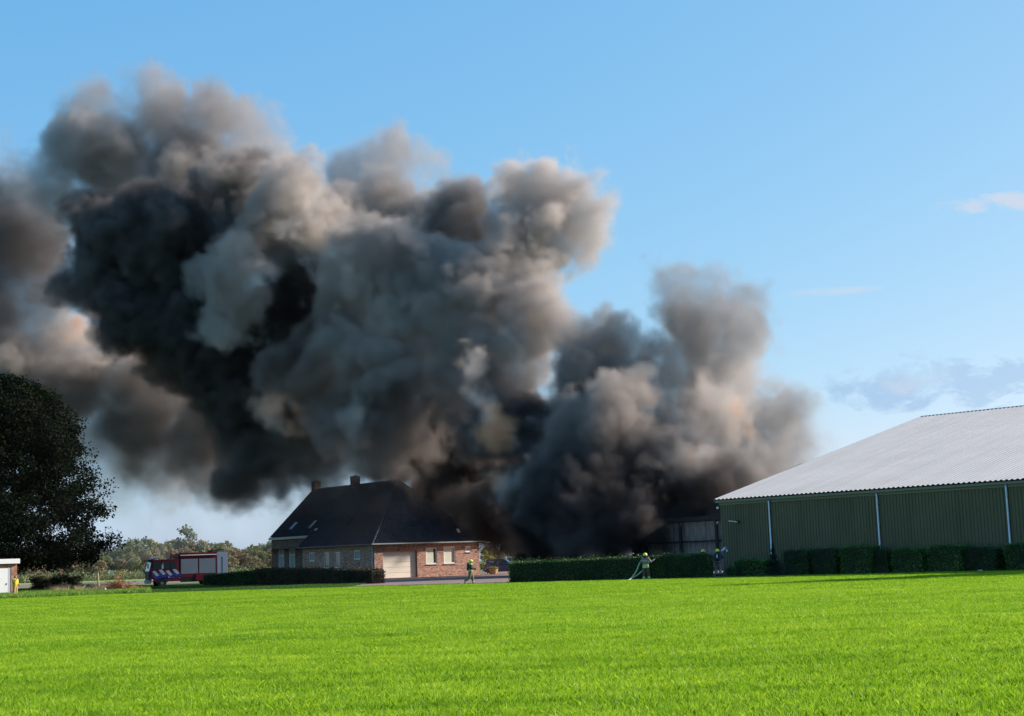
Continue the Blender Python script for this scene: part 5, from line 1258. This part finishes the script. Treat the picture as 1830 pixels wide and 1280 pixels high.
    pos = N_.new('GeometryNodeInputPosition')
    mn = lo+vox*.5; mx = lo+vox*(n-.5)
    def vm(op, a, b=None, sc=None):
        v = N_.new('ShaderNodeVectorMath'); v.operation = op
        for k, w in ((0, a), (1, b)):
            if w is None: continue
            if isinstance(w, tuple): v.inputs[k].default_value = w
            else: L.new(w, v.inputs[k])
        if sc is not None: v.inputs['Scale'].default_value = sc
        return v.outputs[0]
    def fm(op, a, b=None, c=None, clamp=False):
        v = N_.new('ShaderNodeMath'); v.operation = op; v.use_clamp = clamp
        for k, w in enumerate((a, b, c)):
            if w is None: continue
            if isinstance(w, (int, float)): v.inputs[k].default_value = w
            else: L.new(w, v.inputs[k])
        return v.outputs[0]
    def noise(scale, detail, rough=.5, off=0.0, src=None):
        v = N_.new('ShaderNodeTexNoise'); v.inputs['Scale'].default_value = scale; v.inputs['Detail'].default_value = detail; v.inputs['Roughness'].default_value = rough
        L.new(vm('ADD', src if src is not None else pos.outputs[0], (off, off*1.7, off*.6)), v.inputs['Vector']); return v
    def voro(scale, src):
        v = N_.new('ShaderNodeTexVoronoi'); v.feature = 'SMOOTH_F1' if scale < .3 else 'F1'; v.inputs['Scale'].default_value = scale
        if scale < .3: v.inputs['Smoothness'].default_value = .35
        L.new(src, v.inputs['Vector']); return v.outputs['Distance']
    def cell(p):
        rel = vm('SCALE', vm('SUBTRACT', p, tuple(mn)), None, 1/vox)
        fl = N_.new('ShaderNodeSeparateXYZ'); L.new(vm('FLOOR', vm('ADD', rel, (.5, .5, .5))), fl.inputs[0])
        c = [fm('MINIMUM', fm('MAXIMUM', fl.outputs[k], 0.0), float(n[k]-1)) for k in range(3)]
        def im(op, a, b):
            m_ = N_.new('FunctionNodeIntegerMath'); m_.operation = op
            for k, w in ((0, a), (1, b)):
                if isinstance(w, int): m_.inputs[k].default_value = w
                else: L.new(w, m_.inputs[k])
            return m_.outputs[0]
        return im('ADD', im('MULTIPLY', im('ADD', im('MULTIPLY', c[0], ny), c[1]), nz), c[2])
    def attr(nm, ty='FLOAT'):
        na = N_.new('GeometryNodeInputNamedAttribute'); na.data_type = ty; na.inputs[0].default_value = nm
        return na.outputs[0]
    def pick(geo, value, idx, ty='FLOAT'):
        si = N_.new('GeometryNodeSampleIndex'); si.data_type = ty; si.domain = 'POINT'; si.clamp = True
        L.new(geo, si.inputs[0]); L.new(value, si.inputs['Value']); L.new(idx, si.inputs['Index'])
        return si.outputs[0]
    def sample(name, p):
        idx = cell(p)
        return [pick(gi.outputs[0], attr(nm), idx) for nm in name]
    # the billows are looked up through a swirling offset, then carved into cauliflower heads
    w1 = vm('SCALE', vm('SUBTRACT', noise(.11, 2.0, .5).outputs['Color'], (.5, .5, .5)), None, 7.0)
    w2 = vm('SCALE', vm('SUBTRACT', noise(.42, 3.0, .6, 9.0).outputs['Color'], (.5, .5, .5)), None, 1.9)
    wp = vm('ADD', pos.outputs[0], vm('ADD', w1, w2))
    S_, D_, T_, E_ = sample(('depth', 'dens', 'tone', 'soft'), wp)
    V_, = sample(('veil',), pos.outputs[0])
    b1, b2, b3 = voro(.19, wp), voro(.42, wp), voro(.92, vm('ADD', wp, (3.0, 1.0, 7.0)))
    bul = fm('ADD', fm('MULTIPLY', fm('SUBTRACT', .50, b1), 2.7), fm('ADD', fm('MULTIPLY', fm('SUBTRACT', .50, b2), 2.0), fm('MULTIPLY', fm('SUBTRACT', .50, b3), 1.15)))
    fine = fm('MULTIPLY', fm('SUBTRACT', noise(.75, 5.0, .68, 5.0).outputs[0], .5), 2.9)
    dd = fm('ADD', fm('ADD', S_, bul), fm('ADD', fine, .45))
    q = fm('DIVIDE', dd, fm('MAXIMUM', E_, .55), clamp=True)
    q = fm('MULTIPLY', fm('MULTIPLY', q, q), fm('SUBTRACT', 3.0, fm('MULTIPLY', q, 2.0)))
    var = fm('ADD', .45, fm('MULTIPLY', noise(.22, 3.0, .6, 21.0).outputs[0], 1.1))
    dens = fm('MULTIPLY', fm('MULTIPLY', D_, q), var)
    vn = fm('MAXIMUM', fm('MULTIPLY', fm('SUBTRACT', noise(.16, 5.0, .6, 33.0).outputs[0], .38), 5.0), 0.0)
    dens = fm('ADD', dens, fm('MULTIPLY', V_, vn))
    dens = fm('MULTIPLY', dens, fm('GREATER_THAN', dens, .0015))
    tone = fm('MULTIPLY', T_, fm('ADD', 1.0, fm('ADD', fm('MULTIPLY', fm('SUBTRACT', noise(.13, 3.0, .55, 51.0).outputs[0], .5), 1.5), fm('MULTIPLY', fm('SUBTRACT', noise(.5, 2.0, .5, 61.0).outputs[0], .5), .8))))
    tone = fm('MAXIMUM', tone, .02)
    sel = N_.new('FunctionNodeCompare'); sel.data_type = 'INT'; sel.operation = 'GREATER_EQUAL'
    L.new(attr('slot', 'INT'), [i_ for i_ in sel.inputs if i_.name == 'A' and i_.type == 'INT'][0])
    [i_ for i_ in sel.inputs if i_.name == 'B' and i_.type == 'INT'][0].default_value = 0
    sep = N_.new('GeometryNodeSeparateGeometry'); sep.domain = 'POINT'; L.new(gi.outputs[0], sep.inputs[0]); L.new(sel.outputs[0], sep.inputs[1])
    geo = sep.outputs[0]
    for nm, fld in (('grid_dens', dens), ('grid_tone', tone)):
        sa = N_.new('GeometryNodeStoreNamedAttribute'); sa.data_type = 'FLOAT'; sa.domain = 'POINT'; sa.inputs['Name'].default_value = nm
        L.new(geo, sa.inputs[0]); L.new(fld, sa.inputs['Value']); geo = sa.outputs[0]
    here = cell(pos.outputs[0]); sl_i = pick(gi.outputs[0], attr('slot', 'INT'), here, 'INT')
    inside = fm('GREATER_THAN', sl_i, -.5)
    vols = []
    for fld in [fm('MULTIPLY', pick(geo, attr(nm), sl_i), inside) for nm in ('grid_dens', 'grid_tone')]:
        vc = N_.new('GeometryNodeVolumeCube')
        L.new(fld, vc.inputs['Density']); vc.inputs['Background'].default_value = 0
        vc.inputs['Min'].default_value = tuple(mn); vc.inputs['Max'].default_value = tuple(mx)
        vc.inputs['Resolution X'].default_value = nx; vc.inputs['Resolution Y'].default_value = ny; vc.inputs['Resolution Z'].default_value = nz
        vols.append(vc.outputs[0])
    gg = N_.new('GeometryNodeGetNamedGrid'); gg.inputs[1].default_value = 'density'; gg.data_type = 'FLOAT'
    L.new(vols[1], gg.inputs[0])
    sg = N_.new('GeometryNodeStoreNamedGrid'); sg.data_type = 'FLOAT'; sg.inputs[1].default_value = 'tone'
    L.new(vols[0], sg.inputs[0]); L.new(gg.outputs[1], sg.inputs[2])
    sm = N_.new('GeometryNodeSetMaterial')
    L.new(sg.outputs[0], sm.inputs[0])
    L.new(sm.outputs[0], go.inputs[0])
    m = bpy.data.materials.new('smoke'); m.use_nodes = True
    t = m.node_tree; t.nodes.clear()
    out = t.nodes.new('ShaderNodeOutputMaterial')
    pv = t.nodes.new('ShaderNodeVolumePrincipled')
    pv.inputs['Density Attribute'].default_value = 'density'
    pv.inputs['Density'].default_value = SMOKE_DENS
    pv.inputs['Anisotropy'].default_value = 0.15
    at_ = t.nodes.new('ShaderNodeAttribute'); at_.attribute_name = 'tone'
    rp = t.nodes.new('ShaderNodeValToRGB'); t.links.new(at_.outputs['Fac'], rp.inputs[0])
    cr = rp.color_ramp
    cr.elements[0].position = 0.0; cr.elements[0].color = (.05, .046, .046, 1)
    cr.elements[1].position = 1.0; cr.elements[1].color = (.88, .58, .37, 1)  # orange end stands for sunlight glowing through the smoke
    for p_, c_ in ((.13, (.22, .20, .19, 1)), (.35, (.50, .46, .425, 1)), (.65, (.68, .625, .575, 1)), (.85, (.76, .685, .61, 1))):
        e_ = cr.elements.new(p_); e_.color = c_
    t.links.new(rp.outputs[0], pv.inputs['Color'])
    t.links.new(pv.outputs[0], out.inputs['Volume'])
    sm.inputs['Material'].default_value = m
    me.materials.append(m)
    md = ob.modifiers.new('grid', 'NODES'); md.node_group = ng
    ob['kind'] = 'stuff'
    ob['label'] = 'huge black and grey smoke plume drifting left from the burning barn'
    ob['category'] = 'smoke'
SMOKE_DENS = 0.6
import time as _t
_t0 = _t.time()
smoke()
print('SMOKE', _t.time()-_t0)
